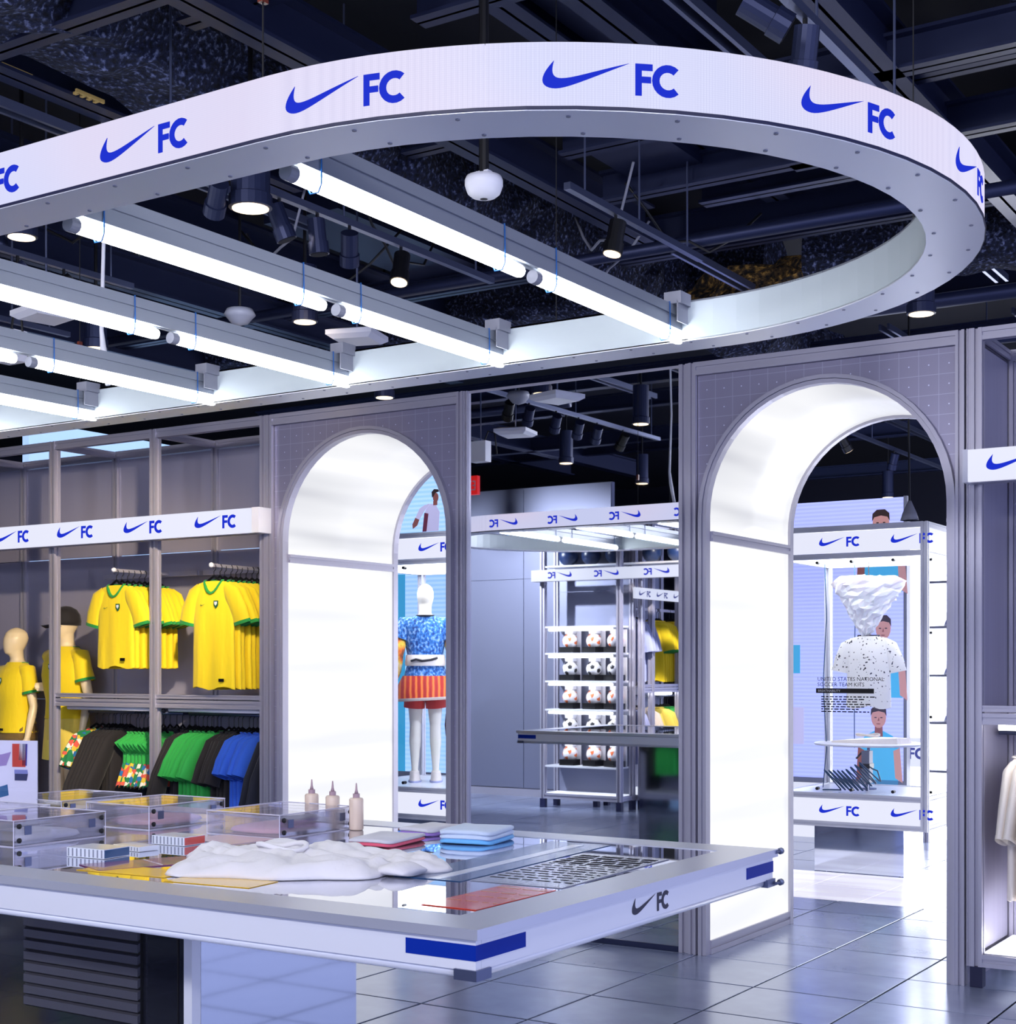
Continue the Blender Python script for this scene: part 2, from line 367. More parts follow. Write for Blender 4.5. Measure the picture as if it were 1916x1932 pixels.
def text_mesh(txt, size, put, name='lettering', m=None, parent=None, weight=0):
    cu = bpy.data.curves.new(name, 'FONT'); cu.body = txt; cu.size = size; cu.resolution_u = 2; cu.offset = weight
    o = bpy.data.objects.new(name, cu); COL.objects.link(o)
    dg = bpy.context.evaluated_depsgraph_get(); dg.update()
    me = bpy.data.meshes.new_from_object(o.evaluated_get(dg)); bpy.data.objects.remove(o); bpy.data.curves.remove(cu)
    for v in me.vertices: v.co = Vector(put(v.co.x, v.co.y, 0))
    me.materials.clear(); me.materials.append(m); me.name = name
    r = bpy.data.objects.new(name, me); COL.objects.link(r); r.parent = parent
    return r

# ------------------------------------------------------------------ floor, ceiling, walls
WALLY = 7.25
fl = struct('floor', MB().box(-17, 6, -7, 22, -.06, -.006), GROUT)
T0, TS, TN = .003, .576, .576
tile_me = None
def tile_mesh(w, d):
    b = .004; mb = MB()
    lo = [(b * 0, 0), (w, 0), (w, d), (0, d)]
    mb.ring_loft([[(x, y, -.006) for x, y in lo], [(x, y, -.0015) for x, y in lo], [(x + (b if x == 0 else -b) * .6, y + (b if y == 0 else -b) * .6, 0) for x, y in lo]])
    return mb.mesh('tile')
tile_me = tile_mesh(TS - .010, TN - .010); tile_me.materials.append(TILE)
far = MB(); cnt = 0
X0, Y0 = -2.2605, 6.652                        # a joint crossing on the floor
lights_y = (9.42, 10.69)
for i in range(-24, 14):
    for j in range(-23, 24):
        x, y = X0 + i * TS, Y0 + j * TN
        if x < -16.4 or x > 5.4 or y < -6.4 or y > 21: continue
        near = -5.4 < x < -.5 and 3.9 < y < 12.6
        if y + TN > lights_y[0] and y < lights_y[1] and -6.0 < x < -1.2:
            a, b = max(y, 0), y + TN
            for q0, q1 in ((y, min(b, lights_y[0])), (max(y, lights_y[1]), b)):
                if q1 - q0 > .03:
                    o = obj('tile', tile_mesh(TS - .010, q1 - q0 - .010), TILE, fl); o.location = (x, q0, 0)
            continue
        if near:
            o = obj('tile', tile_me, TILE, fl); o.location = (x, y, random.uniform(-.0004, .0004)); o.rotation_euler = (random.uniform(-.0012, .0012), random.uniform(-.0012, .0012), 0)
        else:
            w, d = TS - .010, TN - .010
            far.add([(x, y, 0), (x + w, y, 0), (x + w, y + d, 0), (x, y + d, 0), (x, y, -.006), (x + w, y, -.006), (x + w, y + d, -.006), (x, y + d, -.006)],
                    [(0, 1, 2, 3), (0, 4, 5, 1), (1, 5, 6, 2), (2, 6, 7, 3), (3, 7, 4, 0)])
o = obj('tile_field', far, TILE, fl); o['kind'] = 'stuff'
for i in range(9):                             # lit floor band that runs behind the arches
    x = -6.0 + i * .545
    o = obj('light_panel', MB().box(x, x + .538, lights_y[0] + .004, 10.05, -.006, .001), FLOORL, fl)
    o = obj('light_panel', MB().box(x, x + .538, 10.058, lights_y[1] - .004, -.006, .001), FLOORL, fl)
CEILZ = 4.5
ce = struct('ceiling', MB().box(-17, 6, -7, 22, CEILZ, CEILZ + .1), SLAB)
DARKW = mat('far_wall_paint', '#12142a', .7)
GREYW = mat('grey_wall_panel', '#7c8098', .5, .35)
struct('wall_back', MB().box(-17, 6, 21.6, 21.7, 0, CEILZ), DARKW)
struct('wall_left', MB().box(-16.9, -16.8, -7, 21.6, 0, CEILZ), DARKW)
struct('wall_front', MB().box(-16.8, -6.0, -7.1, -7.0, 0, CEILZ), DARKW)   # right of it the wall is left out, unseen, so world light fills the room
# ceiling works: beams, channels and pipes (parts of the ceiling)
def beam(name, x0, x1, y0, y1, z0, z1, m=STEEL): return obj(name, MB().box(x0, x1, y0, y1, z0, z1), m, ce)
def ibeam(name, axis, c, a, b, z, w=.14, h=.22, m=STEEL):
    mb = MB(); t = .014
    for (u0, u1, z0, z1) in ((-w / 2, w / 2, z, z + t), (-w / 2, w / 2, z + h - t, z + h), (-t / 2, t / 2, z, z + h)):
        mb.box(c + u0, c + u1, a, b, z0, z1) if axis == 'y' else mb.box(a, b, c + u0, c + u1, z0, z1)
    return obj(name, mb, m, ce)
def lumpy(name, axis, c, a, b, z, w, h, m, amp=.035, seed=1):
    """a beam wrapped in rough sprayed insulation"""
    rnd = random.Random(seed); n, N = 14, int((b - a) / .14)
    rings = []
    for i in range(N + 1):
        t = a + (b - a) * i / N; ring = []
        for k in range(n):
            an = 2 * pi * k / n; s, q = cos(an), sin(an)
            f = 1 / max(abs(s), abs(q)) ** .75
            u, v = c + s * f * w / 2 + rnd.uniform(-amp, amp), z + h / 2 + q * f * h / 2 + rnd.uniform(-amp, amp)
            ring.append((u, t, v) if axis == 'y' else (t, u, v))
        rings.append(ring)
    return obj(name, MB().ring_loft(rings), m, ce)
lumpy('insulated_beam', 'y', -4.47, 2.0, 12, 3.9, .52, .42, FUZZ, seed=3)
lumpy('insulated_beam', 'y', -1.2, 4.0, 8.6, 4.1, .45, .35, FUZZ, seed=4)
lumpy('insulated_beam', 'x', 8.35, -3.95, -3.2, 3.76, .3, .2, FUZZW, .07, seed=5)
lumpy('insulated_beam', 'x', 8.4, -3.2, -1.0, 3.8, .35, .4, FUZZ, seed=8)
lumpy('insulated_beam', 'x', 9.0, -9.0, -3.7, 4.0, .4, .4, FUZZ, seed=6)
for c, a, b, z in ((-3.72, 2.5, 7.2, 3.88), (-3.02, 3.4, 7.4, 4.05), (-2.66, 3.6, 6, 3.98), (-1.88, 4, 9, 3.9), (-6.9, 4.4, 10, 3.9), (-6.18, 3.6, 9, 4.05), (-4.86, 3, 5.6, 3.92), (-7.6, 3, 10, 4.05), (-8.6, -2, 9, 3.95), (-9.6, -2, 9, 4.05)):
    ibeam('ceiling_beam', 'y', c, a, b, z, .13, .2)
for c, a, b, z in ((3.68, -8, -3.2, 3.9), (4.06, -4.06, -3.2, 4.0), (4.52, -3.3, -2.2, 4.0), (5.72, -2.6, .2, 3.9), (5.95, -3.5, .2, 3.95), (6.55, -2.6, .2, 3.9),
                   (6.52, -3.6, -2.5, 3.9), (7.47, -4.1, -2.0, 3.95), (7.05, -3.3, -2, 3.98), (5.66, -4.2, -3.4, 4.0), (7.9, -9, -1, 4.0), (9.5, -9, 0, 3.95), (11, -10, 2, 3.95), (13, -10, 2, 3.95), (15, -10, 2, 3.95), (17.5, -12, 2, 3.9), (2.2, -9, -4, 4.0), (.6, -11, -5, 3.95), (-.6, -11, -5, 4.05)):
    ibeam('ceiling_beam', 'x', c, a, b, z, .10, .15)
def pipe(name, pts, r, m=STEEL): return obj(name, MB().tube(pts, r, 8), m, ce, True)
for c, a, b, z in ((-5.02, 3, 6, 3.85), (-2.25, 3.5, 9, 3.86), (-3.52, 7.2, 9.2, 3.8), (-1.0, 3.5, 7, 3.9), (-5.6, 3.5, 9, 3.8), (-3.3, 10, 16, 3.9), (-4.4, 10.5, 17, 3.85), (-2.4, 10, 18, 3.9)):
    for d in (-.03, .03): obj('channel', MB().box(c + d - .009, c + d + .009, a, b, z, z + .04), STEELB, ce)
for y, a, b, z, r in ((6.9, -8, -1.5, 3.75, .035), (8.6, -8, -1, 3.7, .045), (12.2, -8, 0, 3.7, .03), (4.2, -9, -6, 3.7, .04), (10.2, -9, -2, 3.8, .05), (5.0, -8, -6.3, 3.75, .03)):
    pipe('conduit', [(a, y, z), (b, y, z)], r)
rnd = random.Random(11)
for k in range(9):                              # loose cables that sag between the beams
    x, y = rnd.uniform(-6, -1.4), rnd.uniform(5, 8.2); a = rnd.uniform(0, 6)
    pts = [(x + .9 * t * cos(a), y + .9 * t * sin(a), 3.95 - .35 * 4 * t * (1 - t) * rnd.uniform(.6, 1)) for t in (0, .15, .3, .45, .6, .8, 1)]
    pipe('loose_cable', pts, .007, GREYP if k % 3 == 0 else CABLEK)
for x, y, w, d, z in ((-3.25, 6.3, .4, .5, 4.0), (-2.8, 5.2, .35, 1.1, 4.12), (-7.2, 6.5, .8, 2.4, 4.1), (-5.5, 7.2, .55, 1.6, 4.12), (-2.2, 8.8, .8, .8, 4.0)):
    obj('duct', MB().box(x - w / 2, x + w / 2, y - d / 2, y + d / 2, z, z + .3), STEEL, ce)
for x, y, h in ((-2.55, 6.95, .45), (-3.33, 6.4, .4), (-5.0, 5.3, .5), (-6.4, 6.8, .5), (-1.5, 6.3, .4)):
    obj('hanger_rod', MB().cbox(x, y, CEILZ - h / 2, .07, .07, h), STEEL, ce)

AMB = mat('amber_lit_vent', '#d0b068', .5)  # amber light falling on the grilles is painted in as their colour
for x, y in ((-4.84, 3.88), (-4.80, 4.22)):
    mb = MB()
    for k in range(4): mb.box(x - .035, x + .035, y - .07 + k * .035, y - .055 + k * .035, 3.925, 3.935)
    mb.box(x - .04, x - .03, y - .08, y + .07, 3.925, 3.94); mb.box(x + .03, x + .04, y - .08, y + .07, 3.925, 3.94)
    obj('vent_grille', mb, AMB, ce)

# ------------------------------------------------------------------ LED ring hung over the table
SL, SR, NC, RO, RI, ZB, ZT = -6.43, -2.10, 3.46, 1.157, 1.015, 2.65, 2.782
LS = SR - SL; PER = 2 * LS + 2 * pi * RO
def oval(t, R, z):
    t %= PER
    if t < pi * RO: a = t / RO; return (SR + R * sin(a), NC - R * cos(a), z)
    t -= pi * RO
    if t < LS: return (SR - t, NC + R, z)
    t -= LS
    if t < pi * RO: a = t / RO; return (SL - R * sin(a), NC + R * cos(a), z)
    return (SL + t - pi * RO, NC - R, z)
ring = thing('led_ring', 'long oval LED ring with blue check marks on white, hung over the table', 'sign', (0, 0, 0))
NP = 22
for k in range(NP):
    a, b = k * PER / NP - .207, (k + 1) * PER / NP - .207 - .0015; mb = MB(); N = 12
    mb.grid(lambda u, v: oval(a + (b - a) * u, RO, ZB + .004 + (ZT - ZB - .006) * v), N, 1)
    mb.ring_loft([[oval(a + (b - a) * i / N, RO, ZB + .004), oval(a + (b - a) * i / N, RO, ZT), oval(a + (b - a) * i / N, RO - .02, ZT), oval(a + (b - a) * i / N, RO - .02, ZB + .004)] for i in range(N + 1)])
    obj('led_panel', mb, LED, ring)
N = 160
def sweep(prof): return MB().ring_loft([[oval(PER * i / N, R, z) for R, z in prof] for i in range(N)], False, True)
BAND = mat('ring_inner_band', '#c3cdd2', .45, .2)
obj('soffit', sweep([(RO + .001, ZB - .003), (RO + .001, ZB + .004), (RI, ZB + .004), (RI, ZB - .003)]), ALUW, ring)
obj('soffit_edge', sweep([(RO + .004, ZB - .001), (RO + .004, ZB + .005), (RO - .004, ZB + .005), (RO - .004, ZB - .001)]), NAVY, ring)
obj('inner_band', sweep([(RI + .006, ZB), (RI + .006, ZT), (RI, ZT), (RI, ZB)]), BAND, ring)
obj('top_cover', sweep([(RO - .02, ZT - .006), (RO - .02, ZT), (RI, ZT), (RI, ZT - .006)]), GREYP, ring)
mb = MB()
for k in range(70):
    t = k * PER / 70
    for R in (RI + .02, RO - .03): x, y, z = oval(t + (.04 if R < 1.05 else 0), R, ZB - .003); mb.lathe([(0, z - .002), (.005, z - .002), (.006, z + .001)], 6, (x, y, 0))
obj('soffit_screws', mb, GREYP, ring)['kind'] = 'stuff'
NL = 29
for k in range(NL):
    t0 = -.469 + k * PER / NL
    logo(ring, lambda u, v, w, t0=t0: oval(t0 + u, RO + .0005 + w, ZB + .040 + v), LOGO, 1.0, .0015)
for x, y in ((-4.1, NC - 1.08), (-1.30, 4.2), (-2.7, NC + 1.08), (-5.2, NC + 1.08), (-2.15, NC - 1.08), (-6, NC - 1.08)):   # hanger wires
    obj('suspension_wire', MB().tube([(x, y, ZT - .01), (x, y, CEILZ)], .0022, 6), CABLEK, ring)
    obj('shackle', MB().cbox(x, y, ZT + .22, .014, .02, .04), mat('shackle_red', '#6a2a1a', .4) if 'shackle_red' not in MATS else MATS['shackle_red'], ring)
# bars of two light tubes each, laid across the ring
proto = None
places = ['rightmost of those laid across the ring', 'second from the right across the ring', 'third from the right across the ring', 'fourth from the right across the ring', 'fifth from the right across the ring', 'sixth from the right across the ring', 'leftmost across the ring']
for k in range(7):
    x = -2.188 - .715 * k
    if proto is None:
        r = thing('tube_light_bar', 'white two-tube light bar with blue cable ties, ' + places[0], 'tube light', (x, 0, 0), 0, 'tube light bars inside the ring')
        obj('rail', MB().extr((0, 2.44, 2.722), (0, 4.478, 2.722), .036, .075), ALUG, r)
        for a, b in ((2.495, 3.49), (3.545, 4.5)):
            obj('tube', MB().lathe([(.0165, a + .028), (.0185, a + .03), (.0185, b - .02), (.016, b - .006), (.008, b)], 16, (0, 0, 2.660), 'y'), TUBE, r, True)
            obj('tube_cap', MB().lathe([(.0, a), (.019, a), (.0195, a + .004), (.0195, a + .028), (.018, a + .03)], 16, (0, 0, 2.660), 'y'), GREYP, r)
            for q in (a + .1, b - .12):
                obj('cable_tie', MB().tube([(-.020, q, 2.762), (.020, q, 2.762), (.0215, q, 2.69), (.0205, q, 2.655), (.012, q, 2.638), (-.012, q, 2.638), (-.0205, q, 2.655), (-.0215, q, 2.69)], .0022, 6, closed=True), CABLEB, r)
        obj('bracket', MB().box(-.012, .05, 4.40, 4.478, 2.76, 2.80).box(.035, .04, 4.40, 4.478, 2.70, 2.77), GREYP, r)
        obj('bracket', MB().box(-.02, .02, 2.444, 2.50, 2.76, 2.785), GREYP, r)
        proto = r
    else: dup(proto, (x, 0, 0), 0, 'white two-tube light bar with blue cable ties, ' + places[k])

# ------------------------------------------------------------------ arch portals and the mirror between them
ASP, ARO, ARI = 2.37, .688, .645
def arch_pts(R, n=28, z0=0.):
    return [(-R, z0), (-R, ASP * .5)] + [(-R * cos(pi * i / n), ASP + R * sin(pi * i / n)) for i in range(n + 1)] + [(R, ASP * .5), (R, z0)]
def arch_band(R0, R1, y0, y1):
    a, b = arch_pts(R0), arch_pts(R1)
    return MB().ring_loft([[(p[0], y0, p[1]), (q[0], y0, q[1]), (q[0], y1, q[1]), (p[0], y1, p[1])] for p, q in zip(a, b)])
def arch_face(R, xl, xr, zt, y, th):
    pts = arch_pts(R); n = len(pts); outer = []
    for x, z in pts:
        if z < ASP: outer.append((xl if x < 0 else xr, z))
        else:
            a = atan2(z - ASP, x); dx, dz = cos(a), sin(a); t = 1e9
            if dz > 1e-6: t = min(t, (zt - ASP) / dz)
            if dx > 1e-6: t = min(t, xr / dx)
            if dx < -1e-6: t = min(t, xl / dx)
            outer.append((dx * t, ASP + dz * t))
    mb = MB()
    rings = [[(p[0], y, p[1]), (q[0], y, q[1]), (q[0], y + th, q[1]), (p[0], y + th, p[1])] for p, q in zip(pts, outer)]
    mb.ring_loft(rings)
    for cx in (xl, xr):                        # the two top corners
        i = [k for k in range(n - 1) if abs(outer[k][0] - cx) < 1e-5 and abs(outer[k + 1][1] - zt) < 1e-5 or abs(outer[k + 1][0] - cx) < 1e-5 and abs(outer[k][1] - zt) < 1e-5]
        if i:
            a, b = outer[i[0]], outer[i[0] + 1]; mb.slab([a, (cx, zt), b], th, lambda u, v, w: (u, y + w, v))
    return mb
def portal(cx, xl, xr, label):
    r = thing('arch_portal', label, 'archway', (cx, WALLY, 0)); H = 3.2; D = 1.2
    for x in (xl + .022, xr - .022):
        obj('post', MB().extr((x, 0, 0), (x, 0, H), .044, .06), ALU, r)
    obj('top_beam', MB().extr((xl + .044, 0, H - .035), (xr - .044, 0, H - .035), .06, .07), ALU, r)
    obj('front_panel', arch_face(ARO - .01, xl + .044, xr - .044, H - .07, .0, .012), GRID, r)
    obj('arch_trim', arch_band(.668, ARO, -.035, .02), ALU, r)
    obj('arch_trim', arch_band(ARI, .666, -.025, .03), ALU, r)
    for s in (-1, 1):
        R = ARI * s
        lo_, hi_ = min(R, R - s * .006), max(R, R - s * .006)
        obj('light_panel', MB().box(R + (s * .002 if s > 0 else -.008), R + (.008 if s > 0 else -.002), .03, D - .05, .075, 2.235), LINING, r)
        obj('base_rail', MB().extr((R + s * .012, .03, .038), (R + s * .012, D - .05, .038), .045, .074), ALU, r)
        obj('transom_rail', MB().extr((R + s * .008, .03, 2.262), (R + s * .008, D - .05, 2.262), .05, .054), ALU, r)
        obj('side_skin', MB().box(xl if s < 0 else xr - .01, xl + .01 if s < 0 else xr, .035, D, 0, H), PANEL, r)
    R = ARI + .004; pts = [(-R, 2.29)] + [(-R * cos(pi * i / 36), ASP + R * sin(pi * i / 36)) for i in range(37)] + [(R, 2.29)]
    obj('vault_light_panel', MB().ring_loft([[(x, .03, z), (x, D - .05, z), (x * 1.01, D - .05, z + .006), (x * 1.01, .03, z + .006)] for x, z in pts]), VAULT, r, True)
    obj('back_trim', arch_band(ARI - .012, ARO, D - .05, D), ALU, r)
    obj('back_panel', arch_face(ARO - .01, xl, xr, H, D - .02, .012), PANEL, r)
    return r
pA = portal(-5.713, -.782, .768, 'silver arch portal with glowing white lining beside the yellow jerseys')
pB = portal(-2.717, -.748, .732, 'larger looking silver arch portal with glowing white lining at the right')
mr = thing('wall_mirror', 'tall mirror panel in thin silver frame between the two arches', 'mirror', (-4.222, WALLY, 0))
obj('mirror_pane', MB().box(-.695, .695, 0, .02, .03, 3.185), MIRROR, mr)
obj('frame', MB().box(-.70, .70, -.004, .02, 3.185, 3.2), ALU, mr)
for x, w in ((-.708, .026), (.726, .06)): obj('frame', MB().extr((x, .004, 0), (x, .004, 3.2), w, .05), ALU, mr)
obj('frame', MB().box(-.695, .695, -.006, .02, 0, .03), STEEL, mr)

# ------------------------------------------------------------------ display racks of aluminium profile
BACKP = mat('rack_back_panel', '#a8a6bc', .42, .25)
n_ = noisy(BACKP, [(.3, (.36, .36, .36, 1)), (.7, (.5, .5, .5, 1))], (90, 90, 1), 3, 'Roughness')
def rack_frame(r, xs, y0, y1, H=3.2, top=True, panels=True, shelf=True, deck=True, rails=True, backm=None, glow=True, face=1):
    """xs: post positions, y0 front, y1 back (local)"""
    P = .055
    for x in xs:
        obj('post', MB().extr((x, y0, .1), (x, y0, H), P, .06), ALU, r)
        obj('post', MB().extr((x, y1, .1), (x, y1, H), P, .05), ALU, r)
        for y in (y0, y1):
            obj('foot', MB().cbox(x, y, .05, .06, .06, .1), NAVY, r)
        ya, yb = sorted((y0, y1)); s = .03
        for z in ((H - .03,) if top else ()) + (.13,):
            obj('side_beam', MB().extr((x, ya + s, z), (x, yb - s, z), .04, .05), ALU, r)
    for a, b in zip(xs[:-1], xs[1:]):
        a_, b_ = a + P / 2, b - P / 2
        for y in (y0, y1):
            for z in ((H - .03,) if top else ()) + (.13,):
                obj('beam', MB().extr((a_, y, z), (b_, y, z), .05, .06), ALU, r)
        if panels:
            yy = y1 + .0
            for z0, z1 in ((.165, 1.30), (1.305, 2.40), (2.405, H - .065)):
                obj('back_panel', MB().box(a_ + .002, b_ - .002, yy - .006, yy + .006, z0, z1), backm or BACKP, r)
        if shelf:
            yb = y1 - face * .03
            obj('beam', MB().extr((a_, y0, 1.352), (b_, y0, 1.352), .045, .03), ALU, r)
            obj('beam', MB().extr((a_, y0, 1.302), (b_, y0, 1.302), .045, .055), ALU, r)
            ya_, yb_ = sorted((y0 + face * .025, yb))
            obj('shelf', MB().box(a_, b_, ya_, yb_, 1.335, 1.352), ALUW, r)
            obj('shelf_tube', MB().lathe([(.001, a_ + .06), (.017, a_ + .062), (.017, b_ - .06), (.001, b_ - .058)], 10, (0, y0 + face * .05, 1.262), 'x'), STRIP if glow else WHITEP, r, True)
        if deck:
            ya_, yb_ = sorted((y0, y1))
            obj('deck', MB().box(a_, b_, ya_ + .02, yb_ - .02, .15, .166), ALUW if not glow else DECKL, r)
        if rails:
            ym = (y0 + y1) / 2
            obj('hang_rail', MB().lathe([(.001, a_), (.012, a_ + .001), (.012, b_ - .001), (.001, b_)], 10, (0, ym, 1.225), 'x'), STEELB, r, True)
            for q in (a_ + .004, b_ - .004):
                obj('rail_bracket', MB().box(q - .004, q + .004, *sorted((ym, y1)), 1.215, 1.237), STEELB, r)
RY0, RY1 = 7.25, 7.845
rk = thing('display_rack', 'silver profile rack holding jerseys left of the left arch', 'rack', (0, 0, 0))
rack_frame(rk, [-8.57, -7.54, -6.525], RY0, RY1, glow=False)
for x in (-7.86, -6.93):                         # crossbar with a face-out arm in each bay
    bx = -8.54 if x < -7.5 else -7.51; ex = -7.57 if x < -7.5 else -6.555
    obj('cross_bar', MB().box(bx, ex, 7.68, 7.72, 2.215, 2.25), ALU, rk)
    for q in (bx + .01, ex - .01): obj('side_arm', MB().box(q - .015, q + .015, 7.70, 7.83, 2.215, 2.25), ALU, rk)
    a = obj('faceout_arm', MB().box(x - .012, x + .012, 7.17, 7.69, 2.222, 2.244), ALU, rk)
    obj('arm_tip', MB().lathe([(0, -.018), (.014, -.012), (.018, 0), (.014, .012), (0, .018)], 10, (x, 7.165, 2.235)), WHITEP, a, True)
rk2 = thing('display_rack', 'silver profile bay framing the bare headed mannequin at the far left', 'rack', (0, 0, 0))
rack_frame(rk2, [-10.66, -9.63], RY0, RY1, glow=False, shelf=False, rails=False)
for y in (RY0, RY1): obj('beam', MB().extr((-9.60, y, 3.17), (-8.60, y, 3.17), .05, .06), ALU, rk2); obj('beam', MB().extr((-9.60, y, .13), (-8.60, y, .13), .05, .06), ALU, rk2)
for z0, z1 in ((.165, 1.30), (1.305, 2.40), (2.405, 3.135)): obj('back_panel', MB().box(-9.6, -8.6, RY1 - .006, RY1 + .006, z0, z1), BACKP, rk2)
obj('deck', MB().box(-9.6, -8.6, RY0 + .02, RY1 - .02, .15, .166), ALUW, rk2)
rk3 = thing('display_rack', 'silver profile rack of white shirts right of the right arch', 'rack', (0, 0, 0))
rack_frame(rk3, [-1.928, -.9, .13], RY0, RY1)
obj('post', MB().extr((-1.965, RY0, .1), (-1.965, RY0, 3.2), .018, .06), ALU, rk3)
obj('side_panel', MB().box(-1.934, -1.926, RY0 + .035, RY1 - .03, .165, 3.13), BACKP, rk3)
obj('deck_tube', MB().lathe([(.001, -1.84), (.016, -1.838), (.016, -1.0), (.001, -.998)], 10, (0, 7.42, .19), 'x'), STRIP, rk3, True)
obj('deck_tube', MB().lathe([(.001, -1.82), (.016, -1.818), (.016, -1.0), (.001, -.998)], 10, (0, 7.62, .19), 'x'), STRIP, rk3, True)
obj('warm_lit_post', MB().box(-1.845, -1.815, 7.80, 7.825, 1.36, 2.3), mat('warm_lit_tan', '#b08a5a', .5), rk3)  # back post; the warm light on it is put into this tan colour
# LED sign bars on the racks
def sign_bar(label, x0, x1, y0, y1, z0, z1, starts, sc, capr=False, capl=False, name='led_sign', m=LOGO, facing=1):
    r = thing(name, label, 'sign', ((x0 + x1) / 2, (y0 + y1) / 2, z0)); cx, cy = (x0 + x1) / 2, (y0 + y1) / 2
    yf, yb = (y0, y1) if facing == 1 else (y1, y0)
    N = max(1, round((x1 - x0) / .56))
    for k in range(N):
        a, b = x0 + (x1 - x0) * k / N, x0 + (x1 - x0) * (k + 1) / N - .001
        obj('led_panel', MB().box(a - cx, b - cx, *sorted((yf - cy, yf - cy + facing * .03)), .003, z1 - z0 - .003), LEDF, r)
    obj('housing', MB().box(x0 - cx, x1 - cx, *sorted((yf - cy + facing * .03, yb - cy)), 0, z1 - z0), ALU, r)
    if capr: obj('end_cap', MB().box(x1 - cx, x1 - cx + .06, y0 - cy, y1 - cy, 0, z1 - z0), WHITEP, r)
    if capl: obj('end_cap', MB().box(x0 - cx - .025, x0 - cx, y0 - cy, y1 - cy, 0, z1 - z0), WHITEP, r)
    vb = (z1 - z0) / 2 - .021 * sc
    for s in starts:
        logo(r, (lambda u, v, w, s=s: (s - cx + u, yf - cy - .0008 - w, vb + v)) if facing == 1 else (lambda u, v, w, s=s: (s - cx - u, yf - cy + .0008 + w, vb + v)), m, sc)
    return r
sign_bar('white LED sign bar above the yellow jerseys on the left rack', -10.3, -6.512, 7.10, 7.221, 2.424, 2.588, [-9.71 + .0, -9.04, -8.367, -7.69, -7.017], 1.36, capr=True)
sign_bar('white LED sign bar cut off at the right edge above white shirts', -1.935, -.3, 7.10, 7.221, 2.438, 2.596, [-1.848, -1.18, -.6], 1.36, capl=True)

# ------------------------------------------------------------------ garments on hangers
def tee_mesh(w, L, t, sl, seed, slv_len=.2, drop=.9, folds=1.0, neck=.075, spread=.22):
    """shirt hanging from z = 0 (neck) down; front towards -y; returns cloth, collar and cuff builders"""
    rnd = random.Random(seed); mb = MB(); nu, rows = 26, [0, .02, .05, .1, .2, .32, .45, .6, .75, .88, .96, 1.0]
    ph = [rnd.uniform(0, 6) for _ in range(4)]; rings = []
    def halfw(v):
        if v < .06: return neck + (w * .92 - neck) * sqrt(v / .06)
        if v < .25: return w * (.92 + .02 * (v - .06) / .19)
        return w * (.94 + .06 * (v - .25) / .75)
    for v in rows:
        ring = []; hw = halfw(v); z = -v * L
        if v < .06: z = -.045 * (v / .06) ** 1.2
        for k in range(nu):
            a = 2 * pi * k / nu; c, s = cos(a), sin(a)
            th = t * (.55 + .45 * min(1, v * 4)) * abs(s) ** .8 * (1 if s > 0 else -1)
            f = folds * v * (.010 * sin(7 * c + ph[0]) + .007 * sin(13 * c + ph[1]))
            ring.append((hw * c, th + f * abs(s), z + (.012 * folds * sin(5 * c + ph[2]) if v > .9 else 0)))
        rings.append(ring)
    mb.ring_loft(rings, False)
    cu = []
    for s in (-1, 1):
        p = [(s * w * .62, 0, -.035), (s * (w - .02), rnd.uniform(-.008, .008), -.085), (s * (w + slv_len * spread * .72), 0, -.09 - slv_len * drop * .6), (s * (w + .005 + slv_len * spread), rnd.uniform(-.012, .012), -.09 - slv_len * drop * 1.05)]
        mb.tube(p, [.03, .075, .078, .082], 12, False, r2=[.02, .028, .026, .024], up=(0, 1, 0)) if False else mb.tube(p, [.022, .028, .026, .022], 12, False, r2=[.035, .068, .070, .072], up=(0, 1, 0))
        q = Vector(p[3]) - Vector(p[2]); q.normalize()
        e = MB().tube([Vector(p[3]) - q * .018, Vector(p[3]) + q * .004], .0245, 12, False, r2=.074, up=(0, 1, 0)); cu.append(e)
    # collar: V at the front
    pts = []
    for k in range(20):
        a = 2 * pi * k / 20; c, s = cos(a), sin(a)
        front = max(0, -s); pts.append(((neck + .004) * c, .022 * s - .010 * front, .004 - .085 * front ** 2.2))
    col = MB().tube(pts, .007, 6, closed=True, r2=.011)
    return mb, col, cu
def crest_parts(par, x, y, z, k=1.):
    mb = MB(); pts = [(-.017, .02), (.017, .02), (.017, -.006), (0, -.026), (-.017, -.006)]
    obj('crest', mb.slab([(x + u * k, z + v * k) for u, v in pts], .003, lambda u, v, w: (u, y - w, v)), MATS.get('crest_green') or mat('crest_green', '#1e5a3a', .5), par)
    mb = MB().slab([(x + u * k * .55, z + .004 + v * k * .5) for u, v in pts], .003, lambda u, v, w: (u, y - .003 - w, v))
    obj('crest_badge', mb, WHITEP, par)
def tick(par, x, y, z, k, m):
    mb = MB(); n = len(LO); vs = [(x + u * k, y, z + v * k) for u, v in LO] + [(x + u * k, y, z + v * k) for u, v in HI]
    mb.add(vs, [(i, i + 1, n + i + 1, n + i) for i in range(n - 1)]); obj('swoosh', mb, m, par)
def hanger_parts(r, shoulder=.19, drop=.135, m=BLACK):
    mb = MB().tube([(0, 0, -drop + .03), (0, 0, -.035), (.016, 0, -.022), (.018, 0, 0), (.008, 0, .014), (-.008, 0, .014), (-.016, 0, .004)], .0028, 6)
    mb.tube([(-shoulder, 0, -drop - .045), (-shoulder * .5, 0, -drop - .012), (0, 0, -drop + .035), (shoulder * .5, 0, -drop - .012), (shoulder, 0, -drop - .045)], .010, 6, r2=.006)
    return obj('hanger', mb, m, r)
